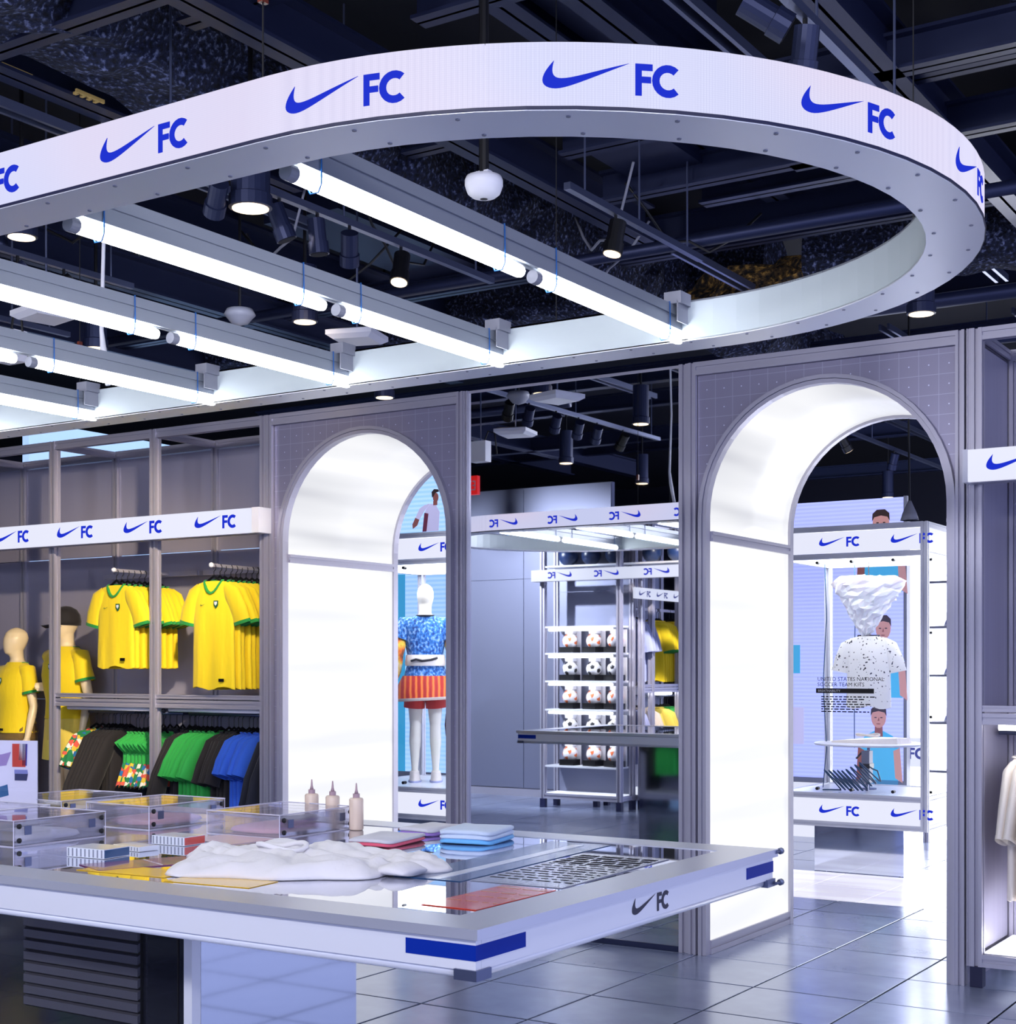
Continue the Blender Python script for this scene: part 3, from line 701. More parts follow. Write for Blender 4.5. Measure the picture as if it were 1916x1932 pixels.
def shirt(name, label, cat, cloth_m, w=.19, L=.68, t=.03, seed=1, collar=None, cuff=None, crest=False, slv=.2, drop=.9, hang=.135, group=None, spread=.22):
    r = thing(name, label, cat, (0, 0, 0), 0, group)
    body, col, cu = tee_mesh(w, L, t, .2, seed, slv, drop, spread=spread)
    off = Vector((0, 0, -hang))
    for b in [body, col] + cu: b.v = [tuple(Vector(p) + off) for p in b.v]
    obj('body', body, cloth_m, r, True)
    obj('collar', col, collar or cloth_m, r, True)
    for c in cu: obj('cuff', c, cuff or cloth_m, r, True)
    hanger_parts(r, w * .85, hang)
    if crest:
        crest_parts(r, .055, -t - .008, -hang - .155, 1.15); tick(r, -.085, -t - .010, -hang - .165, .045, MATS['crest_green'])
    return r
# yellow jerseys on the two face-out arms
for bunch, x, w, L, cs, n in (('left', -7.86, .185, .575, .17, 9), ('right', -6.93, .19, .715, .17, 9)):
    p = None
    for i in range(n):
        y = 7.19 + i * .052; lb = 'yellow jersey with green collar, %s on the %s face-out arm' % (ordn(i), bunch)
        if i == 0:
            p = shirt('yellow_jersey', lb, 'jersey', YELLOW, w, L, .03, 20 + len(bunch), GREEN, GREEN if bunch == 'left' else GREEN, True, .23, .8, .10, 'yellow jerseys on face-out arms')
            obj('hem_label', MB().cbox(.11, -.047, -.10 - L + .055, .045, .004, .02), BLACK, p)
            p.location = (x, y, 2.228)
        else:
            q = dup(p, (x + random.uniform(-.006, .006), y, 2.228), random.uniform(-.05, .05), lb)
# lower rails: garments side by side, fronts towards +x
def rail_row(name, base_label, cat, group, xs, y, z, **kw):
    p = None
    for i, x in enumerate(xs):
        lb = '%s, %s' % (base_label, ('%s from the right' % ordn(len(xs) - 1 - i)).replace('frontmost from the right', 'rightmost'))
        if p is None: p = shirt(name, lb, cat, group=group, spread=.5, **kw); p.location = (x, y, z); p.rotation_euler = (0, 0, pi / 2)
        else: dup(p, (x, y + random.uniform(-.008, .008), z), pi / 2 + random.uniform(-.06, .06), lb)
    return p
def lin(a, b, n): return [a + (b - a) * i / (n - 1) for i in range(n)]
RZ, RY = 1.236, 7.545
rail_row('floral_shirt', 'green floral print shirt beside the black shirts of the left rack', 'shirt', 'floral shirts on the left rack', lin(-8.46, -8.40, 2), RY, RZ, cloth_m=FLORAL, w=.2, L=.72, seed=31, slv=.16, drop=1.1)
rail_row('black_shirt', 'black shirt of the leftmost dark row in left rack', 'shirt', 'black shirts on the left rack', lin(-8.33, -8.10, 7), RY, RZ, cloth_m=BLACKC, w=.2, L=.72, seed=32, slv=.42, drop=1.25)
rail_row('green_tank_top', 'green tank top with floral hem on the left rack', 'tank top', 'green tank tops on the left rack', lin(-8.02, -7.74, 8), RY - .02, RZ - .02, cloth_m=GREENB, w=.125, L=.22, seed=33, slv=.02, drop=1.0)
for t in [o for o in COL.objects if o.get('category') == 'tank top']:                   # each tank top ends in a floral skirt
    mb = MB(); rings = []
    for v in (0, .3, .6, 1.):
        rings.append([((.125 + .075 * v) * cos(2 * pi * k / 20), (.03 + .01 * v) * sin(2 * pi * k / 20), -.345 - .17 * v + .012 * sin(4 * 2 * pi * k / 20) * v) for k in range(20)])
    obj('floral_hem', mb.ring_loft(rings, False), FLORAL, t, True)
rail_row('navy_trousers', 'dark navy garment behind the tank tops of left rack', 'garment', 'navy garments on the left rack', lin(-8.06, -7.62, 8), RY + .17, RZ, cloth_m=NAVYC, w=.11, L=.95, seed=34, slv=.1, drop=1.2)
rail_row('green_shirt', 'bright green shirt in the right bay of the left rack', 'shirt', 'green shirts on the left rack', lin(-7.42, -7.20, 6), RY, RZ, cloth_m=GREENB, w=.2, L=.74, seed=35, slv=.21, drop=1.0)
rail_row('charcoal_shirt', 'charcoal shirt between green and blue shirts of the left rack', 'shirt', 'charcoal shirts on the left rack', lin(-7.13, -7.0, 4), RY, RZ, cloth_m=BLACKC, w=.18, L=.56, seed=36, slv=.2, drop=1.2)
rail_row('blue_shirt', 'royal blue shirt in the right bay of the left rack', 'shirt', 'blue shirts on the left rack', lin(-6.94, -6.72, 7), RY, RZ, cloth_m=BLUEC, w=.2, L=.74, seed=37, slv=.18, drop=1.0)
rail_row('navy_shirt', 'navy shirt at the right end of the left rack', 'shirt', 'navy shirts on the left rack', lin(-6.67, -6.61, 2), RY + .03, RZ, cloth_m=NAVYC, w=.2, L=.8, seed=38, slv=.3, drop=1.2)
rail_row('charcoal_shirt', 'charcoal shirt left of the green shirts in left rack', 'shirt', 'charcoal shirts by the centre post', lin(-7.5, -7.46, 2), RY, RZ, cloth_m=BLACKC, w=.2, L=.75, seed=39, slv=.3, drop=1.2)
rail_row('white_shirt', 'cream white shirt on the rack at the right edge', 'shirt', 'white shirts on the right rack', lin(-1.80, -1.1, 13), RY, RZ, cloth_m=WHITEC, w=.2, L=.70, seed=40, slv=.28, drop=1.0)

# ------------------------------------------------------------------ mannequins: one continuous body, clothes as children
def solid(mb, voxel, name, m, parent, smooth_it=6):
    me = mb.mesh(name); o = bpy.data.objects.new(name, me); COL.objects.link(o)
    r = o.modifiers.new('r', 'REMESH'); r.mode = 'VOXEL'; r.voxel_size = voxel
    s = o.modifiers.new('s', 'SMOOTH'); s.factor = .6; s.iterations = smooth_it
    dg = bpy.context.evaluated_depsgraph_get(); dg.update()
    me2 = bpy.data.meshes.new_from_object(o.evaluated_get(dg)); bpy.data.objects.remove(o)
    me2.materials.clear(); me2.materials.append(m)
    for p in me2.polygons: p.use_smooth = True
    r = bpy.data.objects.new(name, me2); COL.objects.link(r); r.parent = parent
    return r
def ell(cx, cy, cz, a, b, n=20): return [(cx + a * cos(2 * pi * k / n), cy + b * sin(2 * pi * k / n), cz) for k in range(n)]
TORSO = [(.455, .075, .062, .008), (.48, .090, .068, .010), (.52, .102, .073, .010), (.56, .097, .068, .006), (.61, .080, .058, 0), (.66, .087, .062, -.004), (.72, .103, .070, -.006), (.77, .108, .066, 0), (.805, .102, .054, .004), (.825, .068, .042, .010), (.84, .042, .038, .012)]
def mannequin(name, label, H, m, arms, loc, rz, headturn=0., female=False, voxel=.008):
    """front towards -y. arms: for each side [shoulder, elbow, wrist, fingertip direction] as fractions of H"""
    r = thing(name, label, 'mannequin', loc, rz); mb = MB(); k = H * (.92 if female else 1.)
    mb.ring_loft([ell(0, y * H, z * H, a * k, b * k) for z, a, b, y in TORSO])
    mb.tube([(0, .014 * H, .82 * H), (0, .008 * H, .86 * H), (0, .002 * H, .90 * H)], [.036 * H, .031 * H, .034 * H], 14)
    hd = []                                       # egg head, face side flatter
    c, s = cos(headturn), sin(headturn)
    for z, a, b, y in ((.872, .012, .012, -.02), (.88, .026, .032, -.014), (.90, .036, .046, -.006), (.925, .042, .054, 0), (.95, .043, .056, .004), (.975, .036, .047, .006), (.99, .022, .030, .006), (.998, .006, .008, .006)):
        hd.append([(x * c - yy * s, x * s + yy * c, zz) for x, yy, zz in ell(0, y * H, z * H, a * H, b * H, 18)])
    mb.ring_loft(hd)
    for sd, A in zip((-1, 1), arms):
        S, E, Wr, F = [Vector(p) * H for p in A]
        mb.tube([S + Vector((-sd * .03 * H, 0, .005 * H)), S, S.lerp(E, .5), E, E.lerp(Wr, .35), Wr], [.020 * H, .028 * H, .024 * H, .0195 * H, .0195 * H, .0135 * H], 12)
        d = F.normalized(); side = Vector((0, -1, 0)) if abs(d.y) < .7 else Vector((sd * .3, 0, .95)); side = (side - d * side.dot(d)).normalized(); nrm = d.cross(side).normalized()
        mb.tube([Wr - d * .008 * H, Wr + d * .018 * H, Wr + d * .05 * H], [.0125 * k, .0215 * k, .0235 * k], 10, r2=[.0125 * k, .0125 * k, .0115 * k], up=tuple(side))
        curl = nrm * (-sd)
        for q, ln in ((-1.5, .035), (-.5, .043), (.5, .046), (1.5, .040)):
            b0 = Wr + d * .046 * H + side * q * .0105 * k
            mb.tube([b0, b0 + d * ln * .45 * H + curl * .003 * H, b0 + d * ln * .8 * H + curl * .012 * H, b0 + d * ln * H + curl * .022 * H], [.0055 * k, .005 * k, .0047 * k, .0038 * k], 8)
        b0 = Wr + d * .015 * H + side * .016 * k
        mb.tube([b0, b0 + side * .014 * H + d * .014 * H, b0 + side * .018 * H + d * .034 * H + curl * .006 * H], [.0075 * k, .0062 * k, .005 * k], 8)
    for sd in (-1, 1):
        hx_ = .052 * k * sd
        mb.tube([(hx_ * .95, .01 * H, .50 * H), (hx_, .008 * H, .42 * H), (hx_ * 1.05, 0, .285 * H), (hx_ * 1.08, .012 * H, .20 * H), (hx_ * 1.1, .014 * H, .07 * H), (hx_ * 1.1, .014 * H, .03 * H)],
                [.050 * k, .046 * k, .031 * k, .032 * k, .019 * k, .022 * k], 14)
        mb.tube([(hx_ * 1.1, .03 * H, .018 * H), (hx_ * 1.13, -.015 * H, .022 * H), (hx_ * 1.2, -.06 * H, .014 * H), (hx_ * 1.25, -.095 * H, .010 * H)], [.020 * k, .027 * k, .025 * k, .014 * k], 10, r2=[.020 * H, .022 * H, .014 * H, .009 * H], up=(1, 0, 0))
    solid(mb, voxel, 'body', m, r)
    return r
def top_garment(r, H, m, arms, z0=.50, fr=.55, puff=.0, collar=None, cuff=None, k=1., name='shirt'):
    mb = MB(); rings = []
    for z, a, b, y in [(z0, None, None, None)] + TORSO:
        if a is None:
            zz, a, b, y = z0, *[TORSO[2][i] if z0 < .53 else TORSO[3][i] for i in (1, 2, 3)]; a *= 1.03; b *= 1.06
        elif z <= z0 + .01: continue
        e = (.016 if z < .8 else .009) / H
        rings.append([(p[0] + .004 * sin(9 * q + z * 40) * (z < .7), p[1] + .006 * sin(7 * q + z * 30) * (z < .7), p[2]) for q, p in enumerate(ell(0, y * H, z * H, (a + e) * H * k, (b + e) * H * k, 24))])
    mb.ring_loft(rings, False)
    o = obj(name, mb, m, r, True)
    for sd, A in zip((-1, 1), arms):
        S, E = Vector(A[0]) * H, Vector(A[1]) * H; T = S.lerp(E, fr)
        sl = MB().tube([S + Vector((-sd * .040 * H, 0, .008 * H)), S + Vector((sd * .004 * H, 0, .006 * H)), S.lerp(E, fr * .5), T], [.028 * H, .037 * H, .037 * H, .040 * H], 16, False)
        q = obj('sleeve', sl, m, r, True)
        if cuff:
            d = (E - S).normalized(); obj('sleeve_band', MB().tube([T - d * .016, T + d * .004], .0415 * H, 16, False), cuff, q, True)
    if collar:
        pts = [(.048 * H * cos(2 * pi * i / 20) * k, .012 * H + .045 * H * sin(2 * pi * i / 20), .836 * H - .022 * H * max(0, -sin(2 * pi * i / 20)) ** 2) for i in range(20)]
        obj('collar', MB().tube(pts, .008, 6, closed=True), collar, o, True)
    return o
def shorts(r, H, m, z1=.36, top=.565, k=1., name='shorts'):
    mb = MB()
    mb.ring_loft([ell(0, .01 * H, z * H, a * H * k, b * H * k, 24) for z, a, b in ((.455, .100, .076), (.50, .110, .082), (.53, .110, .082), (top, .104, .075))], False)
    for sd in (-1, 1):
        mb.tube([(.042 * H * sd, .01 * H, .50 * H), (.056 * H * sd * k, .008 * H, .43 * H), (.060 * H * sd * k, .004 * H, z1 * H)], [.060 * H * k, .058 * H * k, .058 * H * k], 18, False, r2=[.072 * H * k, .068 * H * k, .066 * H * k], up=(1, 0, 0))
    return obj(name, mb, m, r, True)
ARM_DOWN_L = [(-.105, .004, .795), (-.138, .02, .64), (-.145, -.015, .495), (0, -.25, -1)]
ARM_DOWN_R = [(.105, .004, .795), (.138, .02, .64), (.145, -.015, .495), (0, -.25, -1)]
ARM_BENT_L = [(-.105, .004, .795), (-.145, .12, .652), (-.088, .005, .668), (.2, -1, .12)]
zb = .166
a_ = [ARM_BENT_L, ARM_DOWN_R]
mA = mannequin('mannequin', 'cream mannequin wearing a black cap, yellow jersey and pale yellow shorts', 1.84, SKIN, a_, (-8.845, 7.58, zb), radians(-8), radians(-18))
top_garment(mA, 1.84, YELLOW, a_, .545, .62, collar=GREEN, cuff=GREEN); shorts(mA, 1.84, YELLOWP, .37)
crest_parts(mA, .045, -.158, 1.84 * .755, 1.2)
cp = thing('cap', 'black cap on the head of the mannequin in pale yellow shorts', 'cap', mA.location + Vector((0, 0, 1.84 * .93)), radians(-26))
obj('crown', MB().ring_loft([ell(0, .008, z, a, b, 20) for z, a, b in ((-.004, .088, .112), (.03, .090, .114), (.075, .084, .106), (.115, .062, .08), (.138, .028, .035), (.142, .004, .005))]), BLACKC, cp, True)
mb = MB(); mb.grid(lambda u, v: ((u - .5) * .17 * (1 - .25 * v), -.095 - .085 * v + .05 * (2 * u - 1) ** 2, .004 - .012 * v - .02 * (2 * u - 1) ** 2), 10, 4); obj('brim', mb, BLACKC, cp, True)
tick(cp, -.025, -.122, .05, .05, WHITEP)
b_ = [[(-.100, .004, .795), (-.128, .02, .64), (-.134, -.008, .495), (0, -.2, -1)], [(.100, .004, .795), (.130, .02, .64), (.140, -.02, .495), (0, -.2, -1)]]
mB = mannequin('mannequin', 'cream bare headed mannequin in yellow jersey and brown trousers at far left', 1.70, SKIN, b_, (-9.38, 7.55, zb), radians(-10), radians(-22))
top_garment(mB, 1.70, YELLOW, b_, .52, .62, collar=GREEN, cuff=GREEN); shorts(mB, 1.70, BROWNC, .12, .56, 1.02, 'trousers')
crest_parts(mB, .04, -.147, 1.70 * .755, 1.2); tick(mB, .05, -.125, 1.70 * .41, .07, WHITEP)
obj('hem_label', MB().cbox(.05, -.146, 1.7 * .535, .05, .004, .018), BLACK, mB)

# ------------------------------------------------------------------ glass display cases behind the arches
CASEF = mat('case_profile', '#dcdee8', .35, .3)
def case(label, x0, x1, y0, y1, pedestal, starts_f, starts_s, sc=1.12):
    r = thing('display_case', label, 'display case', (0, 0, 0)); P = .05; ZT_, ZB_ = 2.585, .39
    for x in (x0 + P / 2, x1 - P / 2):
        for y in (y0 + P / 2, y1 - P / 2): obj('post', MB().extr((x, y, ZB_), (x, y, ZT_), P, P), CASEF, r)
    for z in (ZT_ - .02, 2.365, .615, ZB_ + .02):
        for y in (y0 + P / 2, y1 - P / 2): obj('beam', MB().extr((x0 + P, y, z), (x1 - P, y, z), .045, .04), CASEF, r)
        for x in (x0 + P / 2, x1 - P / 2): obj('beam', MB().extr((x, y0 + P, z), (x, y1 - P, z), .045, .04), CASEF, r)
    for z0, z1 in ((2.388, 2.542), (.43, .593)):
        b = obj('led_band', MB().box(x0 + P, x1 - P, y0 + .008, y0 + .03, z0, z1), LEDF, r)
        for s in starts_f: logo(b, lambda u, v, w, s=s: (s + u, y0 + .0075 - w, (z0 + z1) / 2 - .024 + v), LOGO, sc)
        b = obj('led_band', MB().box(x1 - .03, x1 - .008, y0 + P, y1 - P, z0, z1), LEDF, r)
        for s in starts_s: logo(b, lambda u, v, w, s=s: (x1 - .0075 + w, s + u, (z0 + z1) / 2 - .024 + v), LOGO, sc)
    obj('top_light', MB().box(x0 + P, x1 - P, y0 + P, y1 - P, 2.355, 2.372), WHITEL, r)
    obj('top_cover', MB().box(x0 + P, x1 - P, y0 + P, y1 - P, 2.545, 2.555), GREYP, r)
    obj('deck', MB().box(x0 + P, x1 - P, y0 + P, y1 - P, .60, .63), ALUW, r)
    g = obj('glass_pane', MB().box(x0 + P, x1 - P, y0 + .018, y0 + .026, .64, 2.345), GLASS, r)
    obj('glass_pane', MB().box(x1 - .026, x1 - .018, y0 + P, y1 - P, .64, 2.345), GLASS, r)
    for x in (x0 + .3, (x0 + x1) / 2, x1 - .25):
        for z in (.665, 2.32): obj('glass_clamp', MB().lathe([(0, y0 + .002), (.012, y0 + .002), (.012, y0 + .04), (0, y0 + .04)], 8, (x, 0, z), 'y'), BLACK, r)
    for y in (y0 + .12, y1 - .2):
        for z in (.665, 1.2, 1.8, 2.32): obj('glass_clamp', MB().lathe([(0, x1 - .04), (.010, x1 - .04), (.010, x1 - .002), (0, x1 - .002)], 8, (0, y, z), 'x'), BLACK, r)
    a, b, c, d = pedestal
    obj('pedestal', MB().box(a, b, c, d, 0, ZB_), MIRP, r)
    return r, g
cR, gR = case('tall glass case with white LED bands seen through the right arch', -4.2, -3.085, 10.29, 11.3, (-4.08, -3.39, 10.72, 11.15), [-3.884, -3.35], [10.80])
cL, gL = case('tall glass case with white LED bands seen through the left arch', -7.45, -6.10, 9.08, 10.25, (-7.2, -6.4, 9.3, 10.0), [-7.20, -6.63], [9.2, 9.75])
# contents of the right case
BK = mat('label_black', '#15130c', .5); INK = mat('ink', '#10121e', .6, spec=.1)
lab = thing('glass_label', 'printed text with black bar on the front glass of the right case', 'label', (0, 10.304, 0))
text_mesh('UNITED STATES NATIONAL', .040, lambda u, v, w: (-3.90 + u, 0, 1.455 + v), 'text_line', INK, lab)
text_mesh('SOCCER TEAM KITS', .040, lambda u, v, w: (-3.90 + u, 0, 1.415 + v), 'text_line', INK, lab)
obj('bar', MB().box(-3.91, -3.475, -.001, .001, 1.365, 1.400), BK, lab)
text_mesh('BREATHABILITY', .024, lambda u, v, w: (-3.895 + u, -.002, 1.374 + v), 'text_line', WHITEP, lab)
for k in range(7):
    mb = MB(); rnd = random.Random(50 + k); u = -3.87
    while u < -3.50 - .05 * (k % 3):
        l = rnd.uniform(.012, .04); mb.box(u, u + l, -.0005, .0005, 1.335 - k * .018, 1.343 - k * .018); u += l + .010
    obj('text_line', mb, INK, lab)['kind'] = 'stuff'
FLUFF = mat('white_paper', '#f6f6fa', .7); bs(FLUFF).inputs['Subsurface Weight'].default_value = .1
sc_ = thing('paper_cloud', 'white crumpled cone shaped cloud hanging over the speckled jersey', 'sculpture', (-3.70, 10.85, 1.80))
rnd = random.Random(5); rings = []
for i in range(16):
    t = i / 15; a = .035 + .235 * t ** 1.05; c = -.02 + .02 * t; n = 30
    rings.append([(c + (a + rnd.uniform(-.014, .014) * (t > .05)) * cos(2 * pi * k / n) * 1.08, (a * .8 + rnd.uniform(-.014, .014)) * sin(2 * pi * k / n), .40 * t + rnd.uniform(-.010, .010)) for k in range(n)])
for a in (.8, .45, .12): rings.append([(.27 * a * 1.05 * cos(2 * pi * k / 30) + rnd.uniform(-.012, .012), .21 * a * sin(2 * pi * k / 30), .43 + .02 * (1 - a) + rnd.uniform(-.02, .012)) for k in range(30)])
obj('shell', MB().ring_loft(rings), FLUFF, sc_)
obj('cord', MB().tube([(0, 0, .44), (0, 0, .56)], .004, 6), CABLEK, sc_)
jr = thing('speckled_jersey', 'white jersey with black speckles floating in the right glass case', 'jersey', (-3.70, 10.85, 1.79))
body, col, cu = tee_mesh(.175, .54, .055, .2, 77, .17, 1.0)
obj('body', body, SPECK, jr, True); obj('collar', col, NAVYC, jr, True)
for c in cu: obj('cuff', c, SPECK, jr, True)
tick(jr, -.02, -.068, -.17, .05, NAVYC)
ds = thing('round_stand', 'white round tray on a thin post inside the right glass case', 'stand', (-3.70, 10.85, .63))
obj('tray', MB().lathe([(0, .325), (.40, .335), (.41, .345), (.40, .352), (0, .352)], 36), WHITEP, ds, True)
obj('post', MB().lathe([(.06, 0), (.06, .01), (.012, .015), (.012, .33), (0, .33)], 12), STEELB, ds)
fs_ = thing('folded_shirt', 'folded white shirt lying on the round tray in the right case', 'shirt', (-3.70, 10.85, .982))
obj('fold', MB().ring_loft([[(x * 1., y, z) for x, y in ((-.26, -.10), (.0, -.16), (.26, -.12), (.30, .10), (.05, .16), (-.24, .14))] for z in (0,)] + [[(x * .97, y * .95, .03 + .02 * sin(x * 9)) for x, y in ((-.26, -.10), (.0, -.16), (.26, -.12), (.30, .10), (.05, .16), (-.24, .14))]]), WHITEC, fs_)
obj('collar', MB().tube([(.09 * cos(a), .05 * sin(a) - .02, .06 + .008 * sin(2 * a)) for a in lin(0, 6.28 * 15 / 16, 16)], .008, 6, closed=True), WHITEC, fs_, True)
pm = thing('air_pump', 'grey pump unit with dark clamp under the white tray in right case', 'pump', (-3.66, 10.70, .63))
obj('body', MB().box(-.03, .03, -.04, .04, .06, .30), GREYP, pm); obj('clamp', MB().box(-.045, .035, -.05, .05, .17, .205), BLACK, pm); obj('stem', MB().box(-.01, .01, -.01, .01, 0, .06), STEELB, pm)
obj('lever', MB().tube([(-.03, -.02, .29), (-.075, -.03, .24)], .007, 6), BLACK, pm)
cc = thing('coiled_hose', 'dark teal coiled hose lying on the floor of the right case', 'hose', (-3.78, 10.52, .63))
pts = [(-.16 + .0, 0, .008), (-.12, .0, .01)]
for i in range(150):
    t = i / 149; a = t * 2 * pi * 9; rr = .075
    pts.append((-.09 + .30 * t + .062 * cos(a), rr * .45 * cos(a), .010 + rr + rr * sin(a - pi / 2) + .075 * max(0, t - .55) / .45))
pts += [(.24, .06, .16), (.18, .12, .17), (.12, .16, .20)]
obj('coil', MB().tube(pts, .0055, 6), TEAL, cc, True)
obj('hanging_cable', MB().tube([(-.27, .3, 0), (-.26, .35, .3), (-.28, .33, .8), (-.26, .35, 1.3), (-.27, .34, 1.72)], .004, 6), TEAL, cc)
obj('hanging_cable', MB().tube([(-.09, .5, .30), (-.10, .52, .8), (-.085, .5, 1.3), (-.09, .5, 1.72)], .004, 6), TEAL, cc)
pl = thing('pendant_lamp', 'small grey pendant lamp on black cord above the right glass case', 'lamp', (-3.23, 10.35, 2.60))
obj('shade', MB().lathe([(.012, .14), (.02, .12), (.05, .05), (.065, .0), (.06, 0), (.04, .04), (.0, .09)], 20), GREYP, pl, True)
obj('cord', MB().tube([(0, 0, .13), (-.01, 0, 1.0), (0, 0, CEILZ - 2.60)], .008, 6), CABLEK, pl)
# mannequin of the left case, seen from behind
c_ = [[(-.100, .004, .795), (-.150, .02, .645), (-.160, -.02, .50), (0, -.15, -1)], [(.100, .004, .795), (.150, .02, .645), (.160, -.02, .50), (0, -.15, -1)]]
HC = 1.60
mC = mannequin('mannequin', 'white mannequin in blue speckled top and red skirt, back turned in left case', HC, SKINW, c_, (-6.935, 9.6, .63), radians(-146), 0, True)
top_garment(mC, HC, KNIT, c_, .515, .5, collar=NAVYC, k=.95)
for sd, A in zip((-1, 1), c_):
    S, E, Wr = [Vector(p) * HC for p in A[:3]]
    pts = [S.lerp(E, .45 + .55 * t) for t in (0, .35, .7, 1)] + [E.lerp(Wr, t) for t in (.3, .6, .88)]
    obj('puffy_sleeve', MB().tube(pts, [.035, .060, .064, .066, .064, .056, .032], 14, False), PUFF, mC, True)
    obj('sleeve_band', MB().tube([E.lerp(Wr, .86), E.lerp(Wr, .96)], .034, 12, False), BLACKC, mC, True)
obj('belt_bag', MB().ring_loft([ell(0, .012 * HC, z * HC, a * HC, b * HC, 24) for z, a, b in ((.585, .100, .082), (.60, .102, .084), (.63, .098, .080), (.64, .096, .076))], False), WHITEC, mC, True)
obj('strap', MB().tube([(-.10, .132, .625 * HC), (-.05, .15, .615 * HC), (.02, .157, .61 * HC), (.07, .15, .617 * HC), (.11, .128, .61 * HC)], .009, 8), BLACKC, mC, True)
rings = []
for z, a in ((.535, .106), (.50, .125), (.46, .142), (.42, .156)):
    rings.append([((a * HC + .012 * (k % 2)) * cos(2 * pi * k / 56), .012 * HC + (a * .78 * HC + .012 * (k % 2)) * sin(2 * pi * k / 56), z * HC - (.012 * cos(2 * pi * k / 56) if z < .43 else 0)) for k in range(56)])
sk = obj('skirt', MB().ring_loft(rings, False), SKIRT, mC, True)
obj('hem', MB().ring_loft([[(p[0] * f, p[1] * f, p[2] + dz) for p in rings[-1]] for f, dz in ((1.01, .012), (1.015, -.01), (1., -.012))], False), CREAMC, sk, True)
shorts(mC, HC, REDC, .375, .50, .92, 'shorts')
for sd in (-1, 1):
    x = .052 * HC * .92 * sd * 1.12
    s = obj('shoe', MB().ring_loft([ell(x, y * HC, z * HC, a * HC, b * HC, 18) for z, a, b, y in ((-.004, .030, .078, -.025), (.008, .031, .08, -.025), (.012, .028, .075, -.022), (.03, .026, .055, -.008), (.05, .024, .036, .012), (.058, .022, .032, .014))]), WHITEC, mC, True)
    obj('sole', MB().ring_loft([ell(x, -.025 * HC, z, .033 * HC, .083 * HC, 18) for z in (-.008, .014)]), LAVC, s, True)
# ------------------------------------------------------------------ LED picture walls with people on them (flat prints)
SCREEN = mat('screen_periwinkle', '#8c98e0', .5, 0, (.42, .47, .90, 1), .9)
w_ = nd(SCREEN, 'ShaderNodeTexWave'); w_.bands_direction = 'Z'; w_.inputs['Scale'].default_value = 9; lk(SCREEN, coords(SCREEN), w_.inputs['Vector'])
lk(SCREEN, ramp(SCREEN, w_.outputs[0], [(.2, (.40, .45, .88, 1)), (.8, (.50, .55, .98, 1))]), bs(SCREEN).inputs['Emission Color'])
SCREENC = mat('screen_sky', '#7cb8e8', .5, 0, (.42, .66, .95, 1), .9)
lk(SCREENC, ramp(SCREENC, (lambda w: (lk(SCREENC, coords(SCREENC), w.inputs['Vector']), setattr(w, 'bands_direction', 'Z'), w.inputs['Scale'].__setattr__('default_value', 7), w.outputs[0])[-1])(nd(SCREENC, 'ShaderNodeTexWave')), [(.2, (.36, .60, .92, 1)), (.8, (.50, .72, 1, 1))]), bs(SCREENC).inputs['Emission Color'])
def emi(name, h, s=.8):
    return MATS.get(name) or mat(name, h, .6, 0, h, s)
E_SKIN, E_SKIND, E_HAIR, E_TEAL, E_TEALD, E_LAV, E_PLUM = emi('print_skin', '#b4827e', .7), emi('print_skin_shade', '#7c4744', .7), emi('print_hair', '#2a1c1c'), emi('print_teal', '#3a9cc8'), emi('print_teal_shade', '#2a6c98'), emi('print_lavender', '#b4b0d4'), emi('print_plum', '#5a2438')
def ov(cx, cy, a, b, n=18): return [(cx + a * cos(2 * pi * k / n), cy + b * sin(2 * pi * k / n)) for k in range(n)]
def picture(par, name, shapes, put):
    for i, (poly, m) in enumerate(shapes):
        obj(name, MB().slab(poly, .0015, lambda u, v, w: put(u, v, .001 + .0016 * i + w)), m, par)
def person(s, sit=False):
    r = [([(-.42 * s, -1.25 * s), (.42 * s, -1.25 * s), (.46 * s, -.55 * s), (.30 * s, -.30 * s), (.10 * s, -.2 * s), (-.10 * s, -.2 * s), (-.30 * s, -.30 * s), (-.46 * s, -.55 * s)], E_TEAL),
         ([(-.46 * s, -.55 * s), (-.32 * s, -.62 * s), (-.34 * s, -1.2 * s), (-.50 * s, -1.3 * s)], E_SKIND), ([(.46 * s, -.55 * s), (.32 * s, -.62 * s), (.36 * s, -1.2 * s), (.52 * s, -1.3 * s)], E_SKIN),
         ([(-.09 * s, -.32 * s), (.09 * s, -.32 * s), (.085 * s, -.08 * s), (-.085 * s, -.08 * s)], E_SKIND),
         (ov(0, .09 * s, .165 * s, .225 * s), E_SKIN), ([(-.175 * s, .12 * s), (-.13 * s, .20 * s), (.0, .23 * s), (.13 * s, .20 * s), (.175 * s, .12 * s), (.165 * s, .27 * s), (.08 * s, .345 * s), (-.08 * s, .345 * s), (-.165 * s, .27 * s)], E_HAIR),
         (ov(-.065 * s, .09 * s, .03 * s, .012 * s, 8), E_HAIR), (ov(.065 * s, .09 * s, .03 * s, .012 * s, 8), E_HAIR), ([(-.02 * s, .02 * s), (.025 * s, .02 * s), (.01 * s, .1 * s)], E_SKIND), (ov(0, -.045 * s, .05 * s, .012 * s, 8), E_SKIND)]
    if sit: r = [([(-.62 * s, -1.72 * s), (-.2 * s, -1.72 * s), (.02 * s, -1.3 * s), (-.3 * s, -1.22 * s)], E_SKIN), ([(-.2 * s, -1.72 * s), (.42 * s, -1.72 * s), (.42 * s, -1.2 * s), (-.25 * s, -1.2 * s)], E_TEALD)] + r
    return r
sw = thing('led_wall', 'periwinkle LED picture wall with teal shirted people behind the right case', 'screen', (-4.85, 12.8, 0))
obj('screen', MB().box(-1.6, .80, 0, .08, .55, 3.06), SCREEN, sw)
